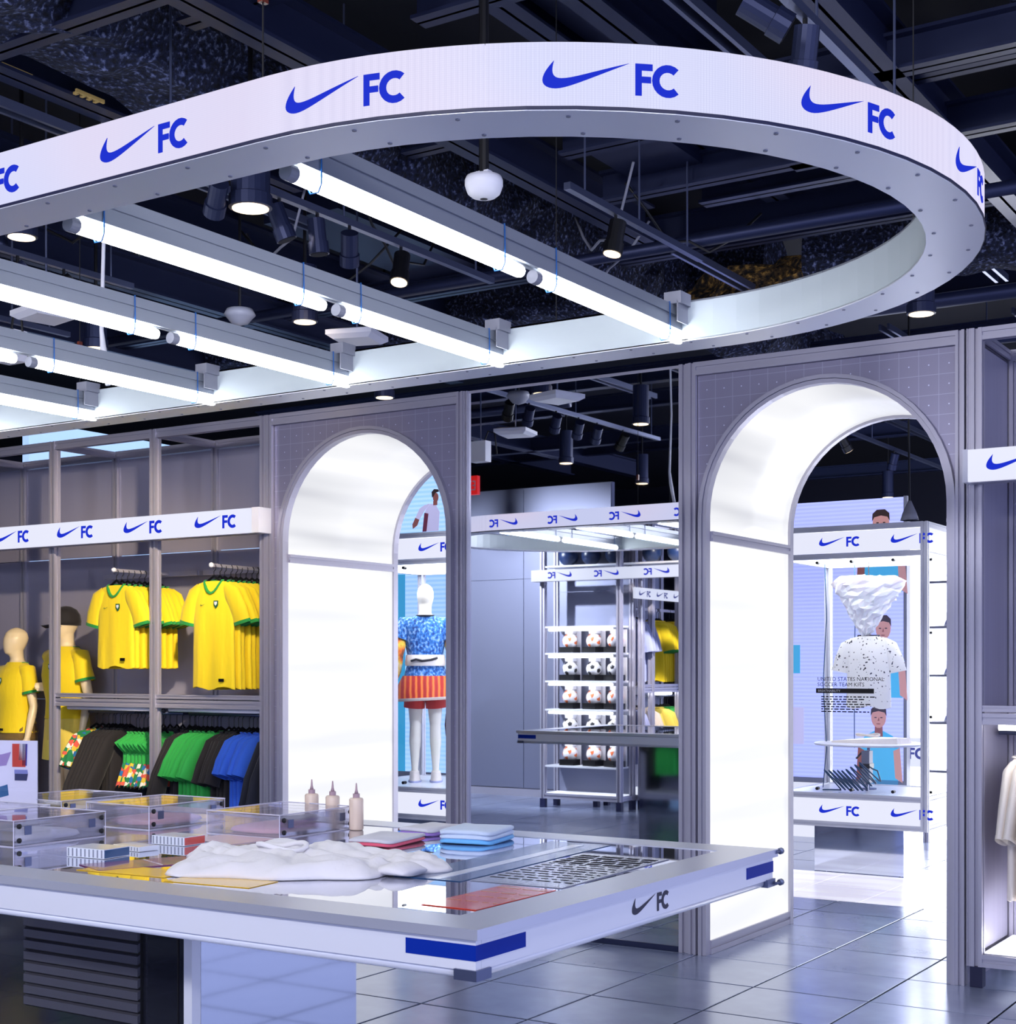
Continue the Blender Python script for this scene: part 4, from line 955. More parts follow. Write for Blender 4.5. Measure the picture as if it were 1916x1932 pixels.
obj('frame', MB().box(-1.62, .82, .02, .10, .50, .55).box(.80, .83, .0, .1, .50, 3.07), GREYP, sw)
obj('base', MB().box(-1.62, .83, .02, .10, 0, .5), LEDF, sw)
picture(sw, 'person_print', person(.46), lambda u, v, w: (.60 + u, -w, 2.80 + v))
picture(sw, 'person_print', person(.46), lambda u, v, w: (.62 + u * .38 / .46 * 1.1, -w, 1.86 + v))
picture(sw, 'person_print', person(.46, True), lambda u, v, w: (.58 + u * .9, -w, 1.07 + v * .9))
for x, z, s in ((-.28, 1.60, .10), (-.28, .98, .13)): 
    obj('print_block', MB().box(x - s * 2.2, x + s * 1.2, -.004, 0, z - s, z + s * 1.6), E_TEAL if z > 1 else E_LAV, sw)
ss = thing('shoe_wall', 'white glowing shelving with pale shoes right of the right glass case', 'shelf', (-3.35, 13.0, 0))
obj('back', MB().box(-.95, 1.3, .25, .28, .0, 2.75), WHITEL, ss)
b = obj('led_band', MB().box(-1.0, -.57, .10, .13, .66, .92), LEDF, ss); logo(b, lambda u, v, w: (-1.04 + u, .099 - w, .745 + v), LOGOD, 1.6)
for z in (.62, 1.05, 1.47, 1.9, 2.3): obj('shelf_board', MB().box(-.55, 1.3, 0, .25, z, z + .02), GREYP, ss)
for x in (-.56, 1.3): obj('post', MB().extr((x, .02, 0), (x, .02, 2.75), .05, .05), ALU, ss)
for i, (x, z) in enumerate([(x, z) for z in (1.07, 1.49, 1.92) for x in (-.3, .1, .5, .9)]):
    q = thing('sneaker', 'pale sneaker on the glowing shelf right of the right case', 'shoe', (ss.location.x + x, 13.12, z), 0, 'sneakers on the glowing shelf')
    q['label'] = 'pale sneaker on the glowing shelving, %s from left, %s board' % (('first', 'second', 'third', 'fourth')[i % 4], ('lower', 'middle', 'upper')[i // 4])
    obj('upper', MB().ring_loft([ell(0, 0, zz, a, b, 14) for zz, a, b in ((.015, .13, .045), (.05, .12, .042), (.08, .07, .036), (.12, .045, .032))]), LAVC, q, True)
    obj('sole', MB().ring_loft([ell(0, 0, zz, .135, .048, 14) for zz in (0, .018)]), WHITEP, q, True)
lw = thing('led_wall', 'sky blue LED picture wall with running woman behind the left case', 'screen', (-8.7, 12.0, 0))
obj('screen', MB().box(-.9, 1.0, 0, .08, .5, 3.55), SCREENC, lw); obj('base', MB().box(-.9, 1.0, .0, .1, 0, .5), GREYP, lw)
run = [([(-.10, -.32), (.22, -.32), (.24, .02), (.16, .16), (.0, .18), (-.06, .0)], E_LAV), ([(-.06, .16), (.05, .17), (-.06, .05), (-.16, -.1), (-.24, -.06), (-.16, .1)], E_LAV), ([(-.06, .02), (.02, .0), (-.02, -.32), (-.1, -.32)], E_PLUM),
       ([(-.24, -.06), (-.16, -.1), (-.2, -.2), (-.29, -.26), (-.30, -.18)], E_SKIND), ([(.12, .14), (.2, .14), (.2, .22), (.12, .22)], E_SKIND), (ov(.17, .28, .055, .085), E_SKIND), ([(.10, .28), (.13, .30), (.16, .36), (.24, .38), (.22, .42), (.14, .43), (.09, .38)], E_HAIR)]
picture(lw, 'person_print', run, lambda u, v, w: (.06 + u * .62, -w, 3.10 + v * .56))
picture(lw, 'person_print', [(ov(0, 0, .20, .30), E_HAIR), (ov(.10, -.1, .16, .24), E_SKIND)], lambda u, v, w: (.50 + u, -w, 1.85 + v))
picture(lw, 'person_print', [(ov(0, 0, .20, .32), E_HAIR), (ov(.12, -.16, .17, .3), E_SKIN), (ov(-.02, -.14, .03, .05, 10), E_SKIND)], lambda u, v, w: (.47 + u, -w, .98 + v))
picture(lw, 'stripe_print', [([(-.02, .5), (.08, .5), (.08, 2.5), (-.02, 2.5)], E_TEAL)], lambda u, v, w: (-.30 + u, -w, v))
bw = thing('led_wall', 'large pale blue LED wall high behind the left rack', 'screen', (-10.2, 8.35, 0))
BLUES = mat('screen_pale_blue', '#a8ccf4', .5, 0, (.42, .62, .94, 1), .95)
obj('screen', MB().box(-.08, 0, 0, 3.2, 2.2, 3.66), BLUES, bw); obj('base', MB().box(-.08, 0, 0, 3.2, 0, 2.2), GREYP, bw)

# ------------------------------------------------------------------ seen only in the mirror: the far side of the shop
gw = struct('wall_far_side', MB().box(-13, -8.2, -.62, -.55, 0, 3.72), GREYW)
for k in range(4):
    for z0, z1 in ((.10, 2.62), (2.625, 3.70)): obj('panel', MB().box(-13 + k * 1.2 + .004, -13 + (k + 1) * 1.2 - .004, -.55, -.535, z0, z1), GREYW, gw)
struct('baseboard_far', MB().box(-13, -8.2, -.535, -.51, 0, .09), ALU)
bshelf = thing('display_rack', 'shelving of boxed footballs reflected in the mirror', 'rack', (-8.0, .52, 0), pi)
rack_frame(bshelf, [-.48, .48], 0, .29, shelf=False, rails=False, backm=GREYW)
for z in (2.01, 1.715, 1.409, 1.096, .78, .471):
    obj('shelf', MB().box(-.45, .45, -.02, .26, z - .02, z), ALUW, bshelf)
    if z > .5: obj('shelf_tube', MB().lathe([(.001, -.40), (.013, -.398), (.013, .40), (.001, .402)], 8, (0, -.012, z - .04), 'x'), STRIP, bshelf, True)
obj('shelf', MB().box(-.45, .45, -.02, .26, 2.66, 2.68), ALUW, bshelf)
BALLW = mat('ball_white', '#f2f0f4', .35); BALLO = mat('ball_orange', '#e8703a', .4); BALLK = mat('ball_black', '#15151c', .4); BALLB = mat('ball_navy', '#16284e', .35)
def ball(name, label, loc, rz, base, patch, kind, group):
    r = thing(name, label, 'ball', loc, rz, group); R = .086; C0 = .045
    obj('sphere', MB().lathe([(R * sin(pi * i / 14), C0 + R * (1 - cos(pi * i / 14))) for i in range(15)], 20), base, r, True)
    rnd = random.Random(kind)
    gold = [(sqrt(1 - ((2 * i + 1) / 12 - 1) ** 2) * cos(2.4 * i), sqrt(1 - ((2 * i + 1) / 12 - 1) ** 2) * sin(2.4 * i), (2 * i + 1) / 12 - 1) for i in range(12)]
    for g in gold:
        g = Vector(g); u = g.orthogonal().normalized(); w = g.cross(u); n = 5 if kind == 1 else 7
        ring = []
        for f, rr in ((1.0, 1.012), (.0, 1.03)):
            ring.append([tuple(Vector((0, 0, C0 + R)) + ((g + (u * cos(2 * pi * k / n) + w * sin(2 * pi * k / n)) * (.34 if kind == 1 else .38 * (1 if k % 2 else .55)) * f).normalized() * R * rr)) for k in range(n)])
        obj('patch', MB().ring_loft(ring, False), patch, r, True)
    obj('box_base', MB().box(-.088, .088, -.09, .07, 0, .065), BLACK, r); obj('box_top', MB().box(-.05, .05, -.03, .06, .212, .255), WHITEP, r)
    obj('box_back', MB().box(-.088, .088, .09, .095, .0, .255), WHITEP, r)
    return r
B1 = B2 = None
for row, (z, kd) in enumerate(((1.715, 2), (1.409, 1), (1.096, 2), (.78, 1), (.471, 2))):
    for c, x in enumerate((-8.206, -7.904, -7.641)):
        word = ('left', 'middle', 'right')[c]
        sh = ('top', 'second', 'third', 'fourth', 'lowest')[row] + ' lit shelf in the mirror'
        if kd == 2:
            lb = 'boxed white and orange football, %s on %s' % (word, sh)
            if B2 is None: B2 = ball('football', lb, (x, .40, z), pi, BALLW, BALLO, 2, 'boxed footballs in the mirror')
            else: dup(B2, (x, .40, z), pi + .2 * c, lb)
        else:
            lb = 'boxed white and black football, %s on %s' % (word, sh)
            if B1 is None: B1 = ball('football', lb, (x, .40, z), pi, BALLW, BALLK, 1, 'boxed footballs in the mirror')
            else: dup(B1, (x, .40, z), pi + .2 * c, lb)
TB = None
for c, x in enumerate((-8.24, -7.95, -7.65, -7.2, -6.9, -6.6)):
    lb = 'navy ball on the top shelf in the mirror, %s' % ('leftmost' if c == 0 else ordn(c) + ' from the left' if c else '')
    if TB is None:
        TB = thing('football', lb, 'ball', (x, .38, 2.68), 0, 'navy balls on the top shelf')
        obj('sphere', MB().lathe([(.11 * sin(pi * i / 12), .11 * (1 - cos(pi * i / 12))) for i in range(13)], 18), BALLB, TB, True)
        obj('seam', MB().tube([(.1105 * cos(a), 0, .11 + .1105 * sin(a)) for a in lin(0, 6.1, 24)], .002, 6, closed=True), BALLK, TB)
    else: dup(TB, (x, .38, 2.68), 0, lb)
sr = thing('display_rack', 'rack of coloured shirts beside the footballs in the mirror', 'rack', (-7.44, .20, 0), pi / 2)
rack_frame(sr, [-1.61, -.94, -.27, -.03], 0, .56, backm=GREYW)
for a, b in ((-1.58, -.97), (-.91, -.30)): obj('cross_bar', MB().box(a, b, .25, .28, 2.2, 2.23), ALU, sr)
ub = thing('overhead_shelf', 'upper shelf beam running on beside the football rack in the mirror', 'shelf', (-7.49, .52, 0))
obj('board', MB().box(.03, 1.5, -.5, .02, 2.66, 2.68), ALUW, ub); obj('beam', MB().extr((.03, 0, 3.17), (1.5, 0, 3.17), .05, .06), ALU, ub)
obj('post', MB().extr((1.53, 0, 0), (1.53, 0, 3.2), .055, .055), ALU, ub)
sign_bar('white LED sign bar over the footballs in the mirror', -8.549, -6.0, .58, .67, 2.50, 2.63, [-8.28 + .25, -7.70 + .25, -7.12 + .27, -6.5 + .25], 1.12, facing=-1)
sb = thing('led_sign', 'small LED sign bar over the coloured shirts in the mirror', 'sign', (-7.40, 0, 2.30))
obj('face', MB().box(0, .03, -1.5, .44, 0, .12), LEDF, sb)
for k in range(4): logo(sb, lambda u, v, w, k=k: (.031 + w, .36 - .42 * k - u, .035 + v), LOGOD, 1.0)
def mrow(name, label, cat, ys, z, m, w, L, seed, group, cuff=None):
    p = None
    for i, y in enumerate(ys):
        if p is None: p = shirt(name, label + ', frontmost', cat, m, w, L, .03, seed, slv=.25, drop=1.0, cuff=cuff, group=group); p.location = (-7.68, y, z); p.rotation_euler = (0, 0, 0)
        else: dup(p, (-7.68, y, z), random.uniform(-.06, .06), label + ', %s from the front' % ordn(i))
mrow('lavender_shirt', 'pale lavender shirt of the upper rail in the mirror', 'shirt', lin(.03, -.18, 4), 2.215, LAVC, .19, .68, 61, 'lavender shirts in the mirror')
mrow('yellow_jersey', 'yellow jersey with green cuffs of the upper rail in the mirror', 'jersey', lin(-.50, -.72, 5), 2.215, YELLOW, .19, .68, 62, 'yellow jerseys in the mirror', GREEN)
mrow('yellow_jersey', 'yellow jersey with green cuffs in the second bay in the mirror', 'jersey', lin(-1.0, -1.3, 5), 2.215, YELLOW, .19, .68, 63, 'second bay jerseys in the mirror', GREEN)
mrow('grey_jacket', 'slate grey jacket of the lower rail in the mirror', 'jacket', lin(.10, .02, 3), 1.225, LAVC, .19, .6, 64, 'grey jackets in the mirror')
mrow('cream_jacket', 'cream jacket of the lower rail in the mirror', 'jacket', lin(-.15, -.28, 3), 1.225, CREAMC, .19, .6, 65, 'cream jackets in the mirror')
mrow('yellow_shirt', 'pale yellow shirt of the lower rail in the mirror', 'shirt', lin(-.60, -.68, 3), 1.225, YELLOWP, .19, .5, 66, 'yellow shirts on the lower rail in the mirror')
mrow('green_shirt', 'green shirt of the lower rail in the mirror', 'shirt', lin(-.78, -.95, 4), 1.225, GREENB, .19, .66, 67, 'green shirts in the mirror')
ex = thing('exit_sign', 'red exit sign on a post at the left edge of the mirror', 'sign', (-8.85, 1.5, 3.40), pi)
obj('case', MB().box(-.14, .14, 0, .05, 0, .2), mat('exit_red', '#c01818', .4, 0, '#d02020', .8), ex)
text_mesh('EXIT', .15, lambda u, v, w: (-.125 + u * .70, -.002, .045 + v), 'lettering', WHITEP, ex)
obj('post', MB().tube([(0, .03, .2), (0, .03, CEILZ - 3.40)], .012, 8), STEELB, ex)

# ------------------------------------------------------------------ the long table
TX0, TX1, TY0, TY1, TZ = -6.62, -1.645, 2.455, 4.03, 1.02
tb = thing('display_table', 'long silver table with mirror like glass top and blue corner stripes', 'table', ((TX0 + TX1) / 2, (TY0 + TY1) / 2, 0))
hx_, hy_ = (TX1 - TX0) / 2, (TY1 - TY0) / 2; FW = .13
def mitre(par, a, b, c, d): return obj('frame_rail', MB().slab([a, b, c, d], .022, lambda u, v, w: (u, v, TZ - .02 + w)), TFRAME, par)
mitre(tb, (-hx_, -hy_), (hx_, -hy_), (hx_ - FW, -hy_ + FW), (-hx_ + FW, -hy_ + FW)); mitre(tb, (hx_, -hy_), (hx_, hy_), (hx_ - FW, hy_ - FW), (hx_ - FW, -hy_ + FW))
mitre(tb, (hx_, hy_), (-hx_, hy_), (-hx_ + FW, hy_ - FW), (hx_ - FW, hy_ - FW)); mitre(tb, (-hx_, hy_), (-hx_, -hy_), (-hx_ + FW, -hy_ + FW), (-hx_ + FW, hy_ - FW))
obj('glass_top', MB().box(-hx_ + FW, hx_ - FW, -hy_ + FW, hy_ - FW, TZ - .012, TZ), TGLASS, tb)
obj('under_deck', MB().box(-hx_ + .03, hx_ - .03, -hy_ + .03, hy_ - .03, TZ - .034, TZ - .0205), GREYP, tb)
FZ0, FZ1 = .935, 1.0; I = .012
def fascia(name, x0, x1, y0, y1):
    obj(name, MB().box(x0, x1, y0, y1, FZ0, FZ1 - .003), FASCIA, tb)
fascia('fascia', -hx_ + I, hx_ - I, -hy_ + I, -hy_ + I + .02); fascia('fascia', -hx_ + I, hx_ - I, hy_ - I - .02, hy_ - I)
fascia('fascia', hx_ - I - .02, hx_ - I, -hy_ + I + .021, hy_ - I - .021); fascia('fascia', -hx_ + I, -hx_ + I + .02, -hy_ + I + .021, hy_ - I - .021)
mb = MB()
for y in (-hy_ + .03, hy_ - .03): mb.tube([(-hx_ + .03, y, FZ0 - .008), (hx_ - .03, y, FZ0 - .008)], .012, 10)
for x in (-hx_ + .03, hx_ - .03): mb.tube([(x, -hy_ + .03, FZ0 - .008), (x, hy_ - .03, FZ0 - .008)], .012, 10)
obj('bottom_lip', mb, ALUW, tb, True)
SZ0, SZ1 = .9555, .9875
for sx in (-1, 1):
    for sy in (-1, 1):
        y = sy * (hy_ - I); x = sx * (hx_ - I)
        obj('corner_stripe', MB().box(*sorted((x, x - sx * .175)), *sorted((y, y + sy * .0015)), SZ0, SZ1), STRIPEB, tb)
        obj('corner_stripe', MB().box(*sorted((x, x + sx * .0015)), *sorted((y + sy * .0015, y - sy * .19)), SZ0, SZ1), STRIPEB, tb)
        obj('corner_bolt', MB().box(*sorted((x - sx * .05, x + sx * .006)), *sorted((y - sy * .05, y + sy * .006)), FZ0 - .02, FZ0 + .002), STEELB, tb)
for z in (FZ0 - .012, TZ - .006):
    obj('corner_bolt', MB().lathe([(.005, -.03), (.005, 0), (.010, .002), (.010, .012), (.006, .016)], 8, (hx_ - .01, 0, 0), 'y'), STEELB, tb).location = (0.01, hy_ + .012, z)
# check mark and letters cut off by a dark tape on the right fascia
xq = hx_ - I + .0006
logo(tb, lambda u, v, w: (xq + w, -.10 + u * 1.0, .952 + v), mat('ink_navy', '#0c0e34', .5), .72, .0008)
# pedestals: gloss black cabinet with louvres and a mirror clad block
PX = TX0 + hx_
def local(x): return x - (TX0 + TX1) / 2
def ylocal(y): return y - (TY0 + TY1) / 2
ca = obj('pedestal_cabinet', MB().box(local(-3.80), local(-2.765), ylocal(2.76), ylocal(3.435), 0, TZ - .034), GLOSSB, tb)
obj('pedestal_mirror', MB().box(local(-2.764), local(-2.735), ylocal(2.79), ylocal(3.435), 0, TZ - .034), MIRP, tb)
obj('corner_strip', MB().box(local(-2.764), local(-2.735), ylocal(2.757), ylocal(2.789), 0, TZ - .034), ALUW, tb)
obj('cabinet_joint', MB().box(local(-2.788), local(-2.784), ylocal(2.757), ylocal(2.77), 0, TZ - .04), BLACK, ca)
obj('louvre_recess', MB().box(local(-3.375), local(-2.915), ylocal(2.752), ylocal(2.77), .60, .955), BLACK, ca)
LOUV = mat('louvre_slat', '#5c5c68', .25, .4, coat=.5)
for k in range(11):
    z = .612 + k * .0315
    obj('louvre', MB().slab([(0, 0), (.014, -.006), (.014, .016), (0, .022)], local(-2.918) - local(-3.372), lambda u, v, w: (local(-3.372) + w, ylocal(2.752) - u + .004, z + v)), LOUV, ca)
obj('pedestal_mirror', MB().box(local(-5.68), local(-4.6), ylocal(2.9), ylocal(3.6), 0, TZ - .034), MIRP, tb)

# ------------------------------------------------------------------ things on the table
def paper_stack(name, label, cat, x, y, a, b, h, rz, m, group=None, lines=0, lm=None):
    r = thing(name, label, cat, (x, y, TZ + .0005), rz, group)
    obj('sheet', MB().box(-a / 2, a / 2, -b / 2, b / 2, 0, h), m, r)
    if lines:
        mb = MB(); rnd = random.Random(int(abs(x * 1000)))
        for k in range(lines):
            v = b / 2 * .86 - k * b * .86 / lines; u = -a / 2 * .9
            big = k < lines * .3
            while u < a / 2 * .86:
                l = rnd.uniform(.012, .045) * (1.5 if big else 1); l = min(l, a / 2 * .9 - u); mb.box(u, u + l, v - b * (.034 if big else .012), v, h, h + .0006); u += l + .012
        obj('print', mb, lm or INK, r)['kind'] = 'stuff'
    return r
def glossy(name, h): return mat(name, h, .2, 0, coat=.35)
P_GREY, P_BLUE, P_RED, P_PURP, P_YEL, P_PALE, P_TAN = glossy('print_grey', '#8b90a4'), glossy('print_blue', '#1c4a7c'), glossy('print_red', '#d0442e'), glossy('print_purple', '#7a3a72'), glossy('reflection_yellow', '#f0c030'), glossy('print_pale', '#dfe4f2'), glossy('print_tan', '#b09078')
paper_stack('printed_sheet', 'grey printed sheet with rows of dark lettering at the right end of the table', 'paper', -1.93, 3.34, .26, .62, .0015, radians(2), P_GREY, lines=14)
paper_stack('printed_sheet', 'dark blue printed band across the table behind the grey sheet', 'paper', -2.18, 3.42, .20, .86, .0012, radians(3), P_BLUE)
paper_stack('printed_sheet', 'pale printed strip lying on the dark blue print', 'paper', -2.16, 3.40, .035, .80, .0022, radians(3), P_PALE, lines=0)
paper_stack('printed_sheet', 'red and white picture sheet near the front right corner of the table', 'paper', -1.86, 2.83, .15, .34, .0015, radians(0), P_RED, lines=4, lm=P_TAN)
paper_stack('printed_sheet', 'purple printed card near the front edge of the table', 'paper', -2.96, 2.84, .15, .36, .002, radians(-22), P_PURP, lines=2, lm=P_PALE)
paper_stack('printed_sheet', 'yellow reflection in the glass, laid as a sheet half under the purple card', 'paper', -2.88, 2.70, .30, .12, .0012, radians(4), P_YEL)  # yellow reflection in the table top, put in as a coloured sheet
paper_stack('printed_sheet', 'yellow reflection in the glass, laid as a sheet under the crumpled white shirt', 'paper', -2.56, 2.68, .26, .12, .0012, radians(6), P_YEL)  # second yellow reflection, likewise put in as a coloured sheet
paper_stack('printed_sheet', 'grey striped cards fanned beside the crumpled white shirt', 'paper', -2.93, 3.16, .10, .28, .002, radians(-14), P_PALE, lines=6, lm=P_GREY)
paper_stack('printed_sheet', 'pink printed sheet behind the white shirt by the clear boxes', 'paper', -3.16, 3.42, .22, .30, .0012, radians(-6), glossy('print_pink', '#e6c8cc'))
# acrylic boxes with dark knobs
def acrylic_box(label, x0, y0, a, b, h, tint, rz=0):
    r = thing('acrylic_box', label, 'box', (x0, y0, TZ + .001), rz, 'clear acrylic boxes on the table'); t = .005
    for nm, bx_ in (('wall', (0, -a, 0, t, 0, h)), ('wall', (0, -a, b - t, b, 0, h)), ('wall', (0, -t, t, b - t, 0, h)), ('wall', (-a, -a + t, t, b - t, 0, h)), ('lid', (.004, -a - .004, -.004, b + .004, h, h + t)), ('bottom', (-t, -a + t, t, b - t, 0, t))):
        q = sorted(bx_[:2]); obj(nm, MB().box(q[0], q[1], *bx_[2:]), ACRYL, r)
    ed = MB()
    for z in (h + t + .0005, .0):
        for p, q in (((.004, -.004), (.004, b + .004)), ((.004, b + .004), (-a - .004, b + .004)), ((-a - .004, b + .004), (-a - .004, -.004)), ((-a - .004, -.004), (.004, -.004))): ed.tube([(*p, z), (*q, z)], .0016, 4)
    for p in ((.003, -.003), (-a - .003, -.003), (.003, b + .003), (-a - .003, b + .003)): ed.tube([(*p, 0), (*p, h + t)], .0018, 4)
    obj('edges', ed, mat('acrylic_edge', '#c9c6dc', .2, 0) if 'acrylic_edge' not in MATS else MATS['acrylic_edge'], r)
    for z in ((h - .012, .018) if h > .05 else (h - .01,)):
        for y in (.015, b - .015): obj('knob', MB().lathe([(.001, 0), (.006, 0), (.008, .003), (.008, .007), (.001, .009)], 10, (.001, y, z), 'x'), BLACK, r)
    for y in (.05, b - .05):
        obj('latch', MB().box(.001, .004, y - .012, y + .012, h * .45, h * .82), STEELB, r)
    obj('folded_contents', MB().ring_loft([[(-a / 2 + f * (a / 2 - .02) * cos(2 * pi * k / 18), b / 2 + f * (b / 2 - .02) * (abs(sin(2 * pi * k / 18)) ** .5) * (1 if sin(2 * pi * k / 18) > 0 else -1) + .004 * sin(5 * k), z) for k in range(18)] for f, z in ((.9, .006), (1., .010), (.97, h * .26), (.8, h * .34))]), tint, r, True)
    return r
L1 = cloth('soft_grey_cloth', '#cfcfdc'); L2 = cloth('soft_pink_cloth', '#dba9b4'); L3 = cloth('soft_yellow_cloth', '#f2d23a')
bx = [acrylic_box('clear acrylic box at the front left of the table', -3.56, 2.86, .30, .345, .072, L1),
      acrylic_box('clear acrylic box with pink contents in the middle of the table', -3.565, 3.40, .29, .345, .072, L2),
      acrylic_box('flat clear acrylic box at the back left of the table', -4.22, 3.60, .34, .38, .042, L3),
      acrylic_box('clear acrylic box beside the three bottles', -3.04, 3.44, .30, .355, .068, L2)]
acrylic_box('clear acrylic box at the left edge of the picture behind the front left box', -3.98, 3.0, .4, .34, .06, L1)
def bottle(label, x, y):
    r = thing('squeeze_bottle', label, 'bottle', (x, y, TZ + .001), 0, 'squeeze bottles on the table')
    obj('body', MB().lathe([(0, 0), (.021, 0), (.0235, .003), (.0235, .098), (.021, .103), (.012, .105), (0, .105)], 20), BOTTLE, r, True)
    obj('collar', MB().lathe([(0, .104), (.0115, .104), (.0115, .118), (0, .118)], 14), PINKP, r)
    obj('nozzle', MB().lathe([(.007, .118), (.004, .13), (.002, .152), (0, .153)], 12), PINKP, r, True)
    return r
bottle('translucent squeeze bottle, leftmost of the three', -3.232, 3.82); bottle('translucent squeeze bottle, middle of the three', -3.125, 3.80); bottle('translucent squeeze bottle, rightmost of the three, nearest the camera', -3.004, 3.774)
def folded(name, label, x, y, a, b, h, rz, mats, layers=3, seed=1):
    r = thing(name, label, 'folded cloth', (x, y, TZ + .003), rz, None); rnd = random.Random(seed)
    for k in range(layers):
        rings = []; z0 = h * k / layers
        for f, z in ((.98, 0), (1., .3), (.99, .75), (.93, 1.)):
            rings.append([(a / 2 * f * (abs(cos(q)) ** .35) * (1 if cos(q) > 0 else -1) + rnd.uniform(-.003, .003), b / 2 * f * (abs(sin(q)) ** .35) * (1 if sin(q) > 0 else -1) + rnd.uniform(-.003, .003), z0 + z * h / layers * .96 + .002 * sin(3 * q)) for q in lin(0, 2 * pi * 27 / 28, 28)])
        obj('fold', MB().ring_loft(rings), mats[k % len(mats)], r, True)
    return r
PINK = cloth('pink_red_cloth', '#e05a78'); PURP = cloth('violet_cloth', '#9a7ad0'); LBLUE = cloth('light_blue_cloth', '#6ab4ee'); LBL2 = cloth('pale_blue_cloth', '#c4d4ee')
folded('folded_shirt', 'folded shirt with red and violet edge nearer the camera', -2.70, 3.54, .16, .24, .020, radians(6), [PINK, L1], 2, 3)
folded('folded_shirt', 'folded shirt with violet and red edge behind the other one', -2.74, 3.83, .14, .20, .022, radians(-4), [PURP, L1], 2, 4)
folded('folded_towel', 'folded light blue cloth on the table beside the mirror edge', -2.50, 3.73, .18, .22, .040, radians(10), [LBLUE, LBL2, LBL2], 3, 5)
cw = thing('crumpled_shirt', 'crumpled white shirt lying near the front edge of the table', 'shirt', (-2.58, 3.0, TZ + .002), radians(16)); rnd = random.Random(9)
nu, nv = 46, 30; hh = [[rnd.uniform(0, 1) for _ in range(8)] for _ in range(7)]
def ch(u, v):
    x, y = u * 6.99, v * 5.99; i, j = int(x), int(y); fx, fy = x - i, y - j; fx = fx * fx * (3 - 2 * fx); fy = fy * fy * (3 - 2 * fy)
    g = lambda a, b: hh[min(b, 6)][min(a, 7)]
    return (g(i, j) * (1 - fx) + g(i + 1, j) * fx) * (1 - fy) + (g(i, j + 1) * (1 - fx) + g(i + 1, j + 1) * fx) * fy
def edge(a): return 1 + .10 * sin(3 * a + 1) + .07 * sin(5 * a) + .05 * sin(9 * a + 2)
rings = []
for f in [1.0, .985] + lin(.95, .02, 26):
    lift = min(1, (1 - f) * 7) ** .6; ring = []
    for k in range(110):
        a = 2 * pi * k / 110; e = edge(a) * f; x, y = .37 * e * cos(a), .27 * e * sin(a)
        z = lift * (.008 + .020 * ch(min(.99, max(0, .5 + x)), min(.99, max(0, .5 + y * 1.3))) ** 1.4 + .013 * abs(sin(17 * x + 9 * y + 3.2 * sin(11 * y))) + .010 * abs(sin(26 * y - 12 * x + 2.6 * sin(13 * x))) + .006 * abs(sin(44 * x + 24 * y + 2 * sin(20 * x))))
        ring.append((x, y, z))
    rings.append(ring)
obj('cloth', MB().ring_loft(rings), cloth('white_shirt_cloth', '#e6e4ea'), cw, True)
for k, (a, l) in enumerate(((-.35, .09), (.5, .08))):
    c0 = Vector((.30 * cos(a), .22 * sin(a), .012)); d = Vector((cos(a), sin(a), 0))
    obj('sleeve', MB().tube([c0, c0 + d * l * .5 + Vector((0, 0, .006)), c0 + d * l], [.05, .06, .05], 12, r2=[.014, .018, .010], up=(-sin(a), cos(a), 0)), MATS['white_shirt_cloth'], cw, True)
obj('collar', MB().tube([(-.06 + .07 * cos(a), .02 + .04 * sin(a), .048 + .008 * sin(2 * a)) for a in lin(0, 6.28 * 15 / 16, 16)], .007, 6, closed=True), MATS['white_shirt_cloth'], cw, True)
def carton(label, x, y, a, b, h, rz, end):
    r = thing('small_carton', label, 'carton', (x, y, TZ + .001), rz, 'small cartons on the table')
    obj('box', MB().box(-a / 2, a / 2, -b / 2, b / 2, 0, h), P_PALE, r); obj('end_label', MB().box(a / 2, a / 2 + .001, -b / 2 + .002, b / 2 - .002, .002, h - .002), end, r)
    mb = MB()
    for k in range(9): mb.box(-a / 2 + a * (k + .3) / 9, -a / 2 + a * (k + .6) / 9, -b / 2 - .0008, -b / 2, .002, h - .002)
    obj('ribs', mb, P_GREY, r)['kind'] = 'stuff'
carton('white carton with blue end nearest the camera', -3.20, 2.86, .14, .10, .026, radians(4), P_BLUE); carton('white carton between the blue ended and red ended cartons', -3.22, 3.02, .12, .07, .014, radians(-6), P_PALE); carton('white carton with red end in front of the pink box', -3.22, 3.19, .13, .09, .026, radians(2), P_RED)
# poster in a clear stand at the left edge
ps = thing('poster_stand', 'clear acrylic poster stand with red and blue print at left edge of table', 'poster', (-4.335, 3.6, TZ + .001), radians(18))
obj('sheet', MB().box(-.30, -.012, 0, .004, .012, .262), mat('poster_lilac', '#e8e4f4', .3), ps)
obj('clear_front', MB().box(-.32, 0, -.006, -.002, 0, .272), GLASS, ps); obj('foot', MB().box(-.32, 0, -.05, .05, 0, .004), ACRYL, ps)
PO = [([(-.115, .165), (-.06, .165), (-.055, .25), (-.115, .25)], 'po_red', '#d04a3c'), ([(-.088, .19), (-.062, .19), (-.06, .25), (-.085, .25)], 'po_white', '#f4f2f8'), ([(-.074, .17), (-.055, .17), (-.052, .25), (-.072, .25)], 'po_blue', '#3a4aa8'), ([(-.105, .115), (-.055, .115), (-.05, .14), (-.105, .14)], 'po_slate', '#3c3f66'), ([(-.106, .14), (-.05, .14), (-.052, .155), (-.106, .155)], 'po_lilac', '#8a8ec8'), ([(-.17, .05), (-.13, .06), (-.135, .10), (-.17, .09)], 'po_sea', '#3a6a9a'), ([(-.30, .15), (-.14, .17), (-.12, .22), (-.16, .21), (-.3, .2)], 'po_mauve', '#a890c4')]
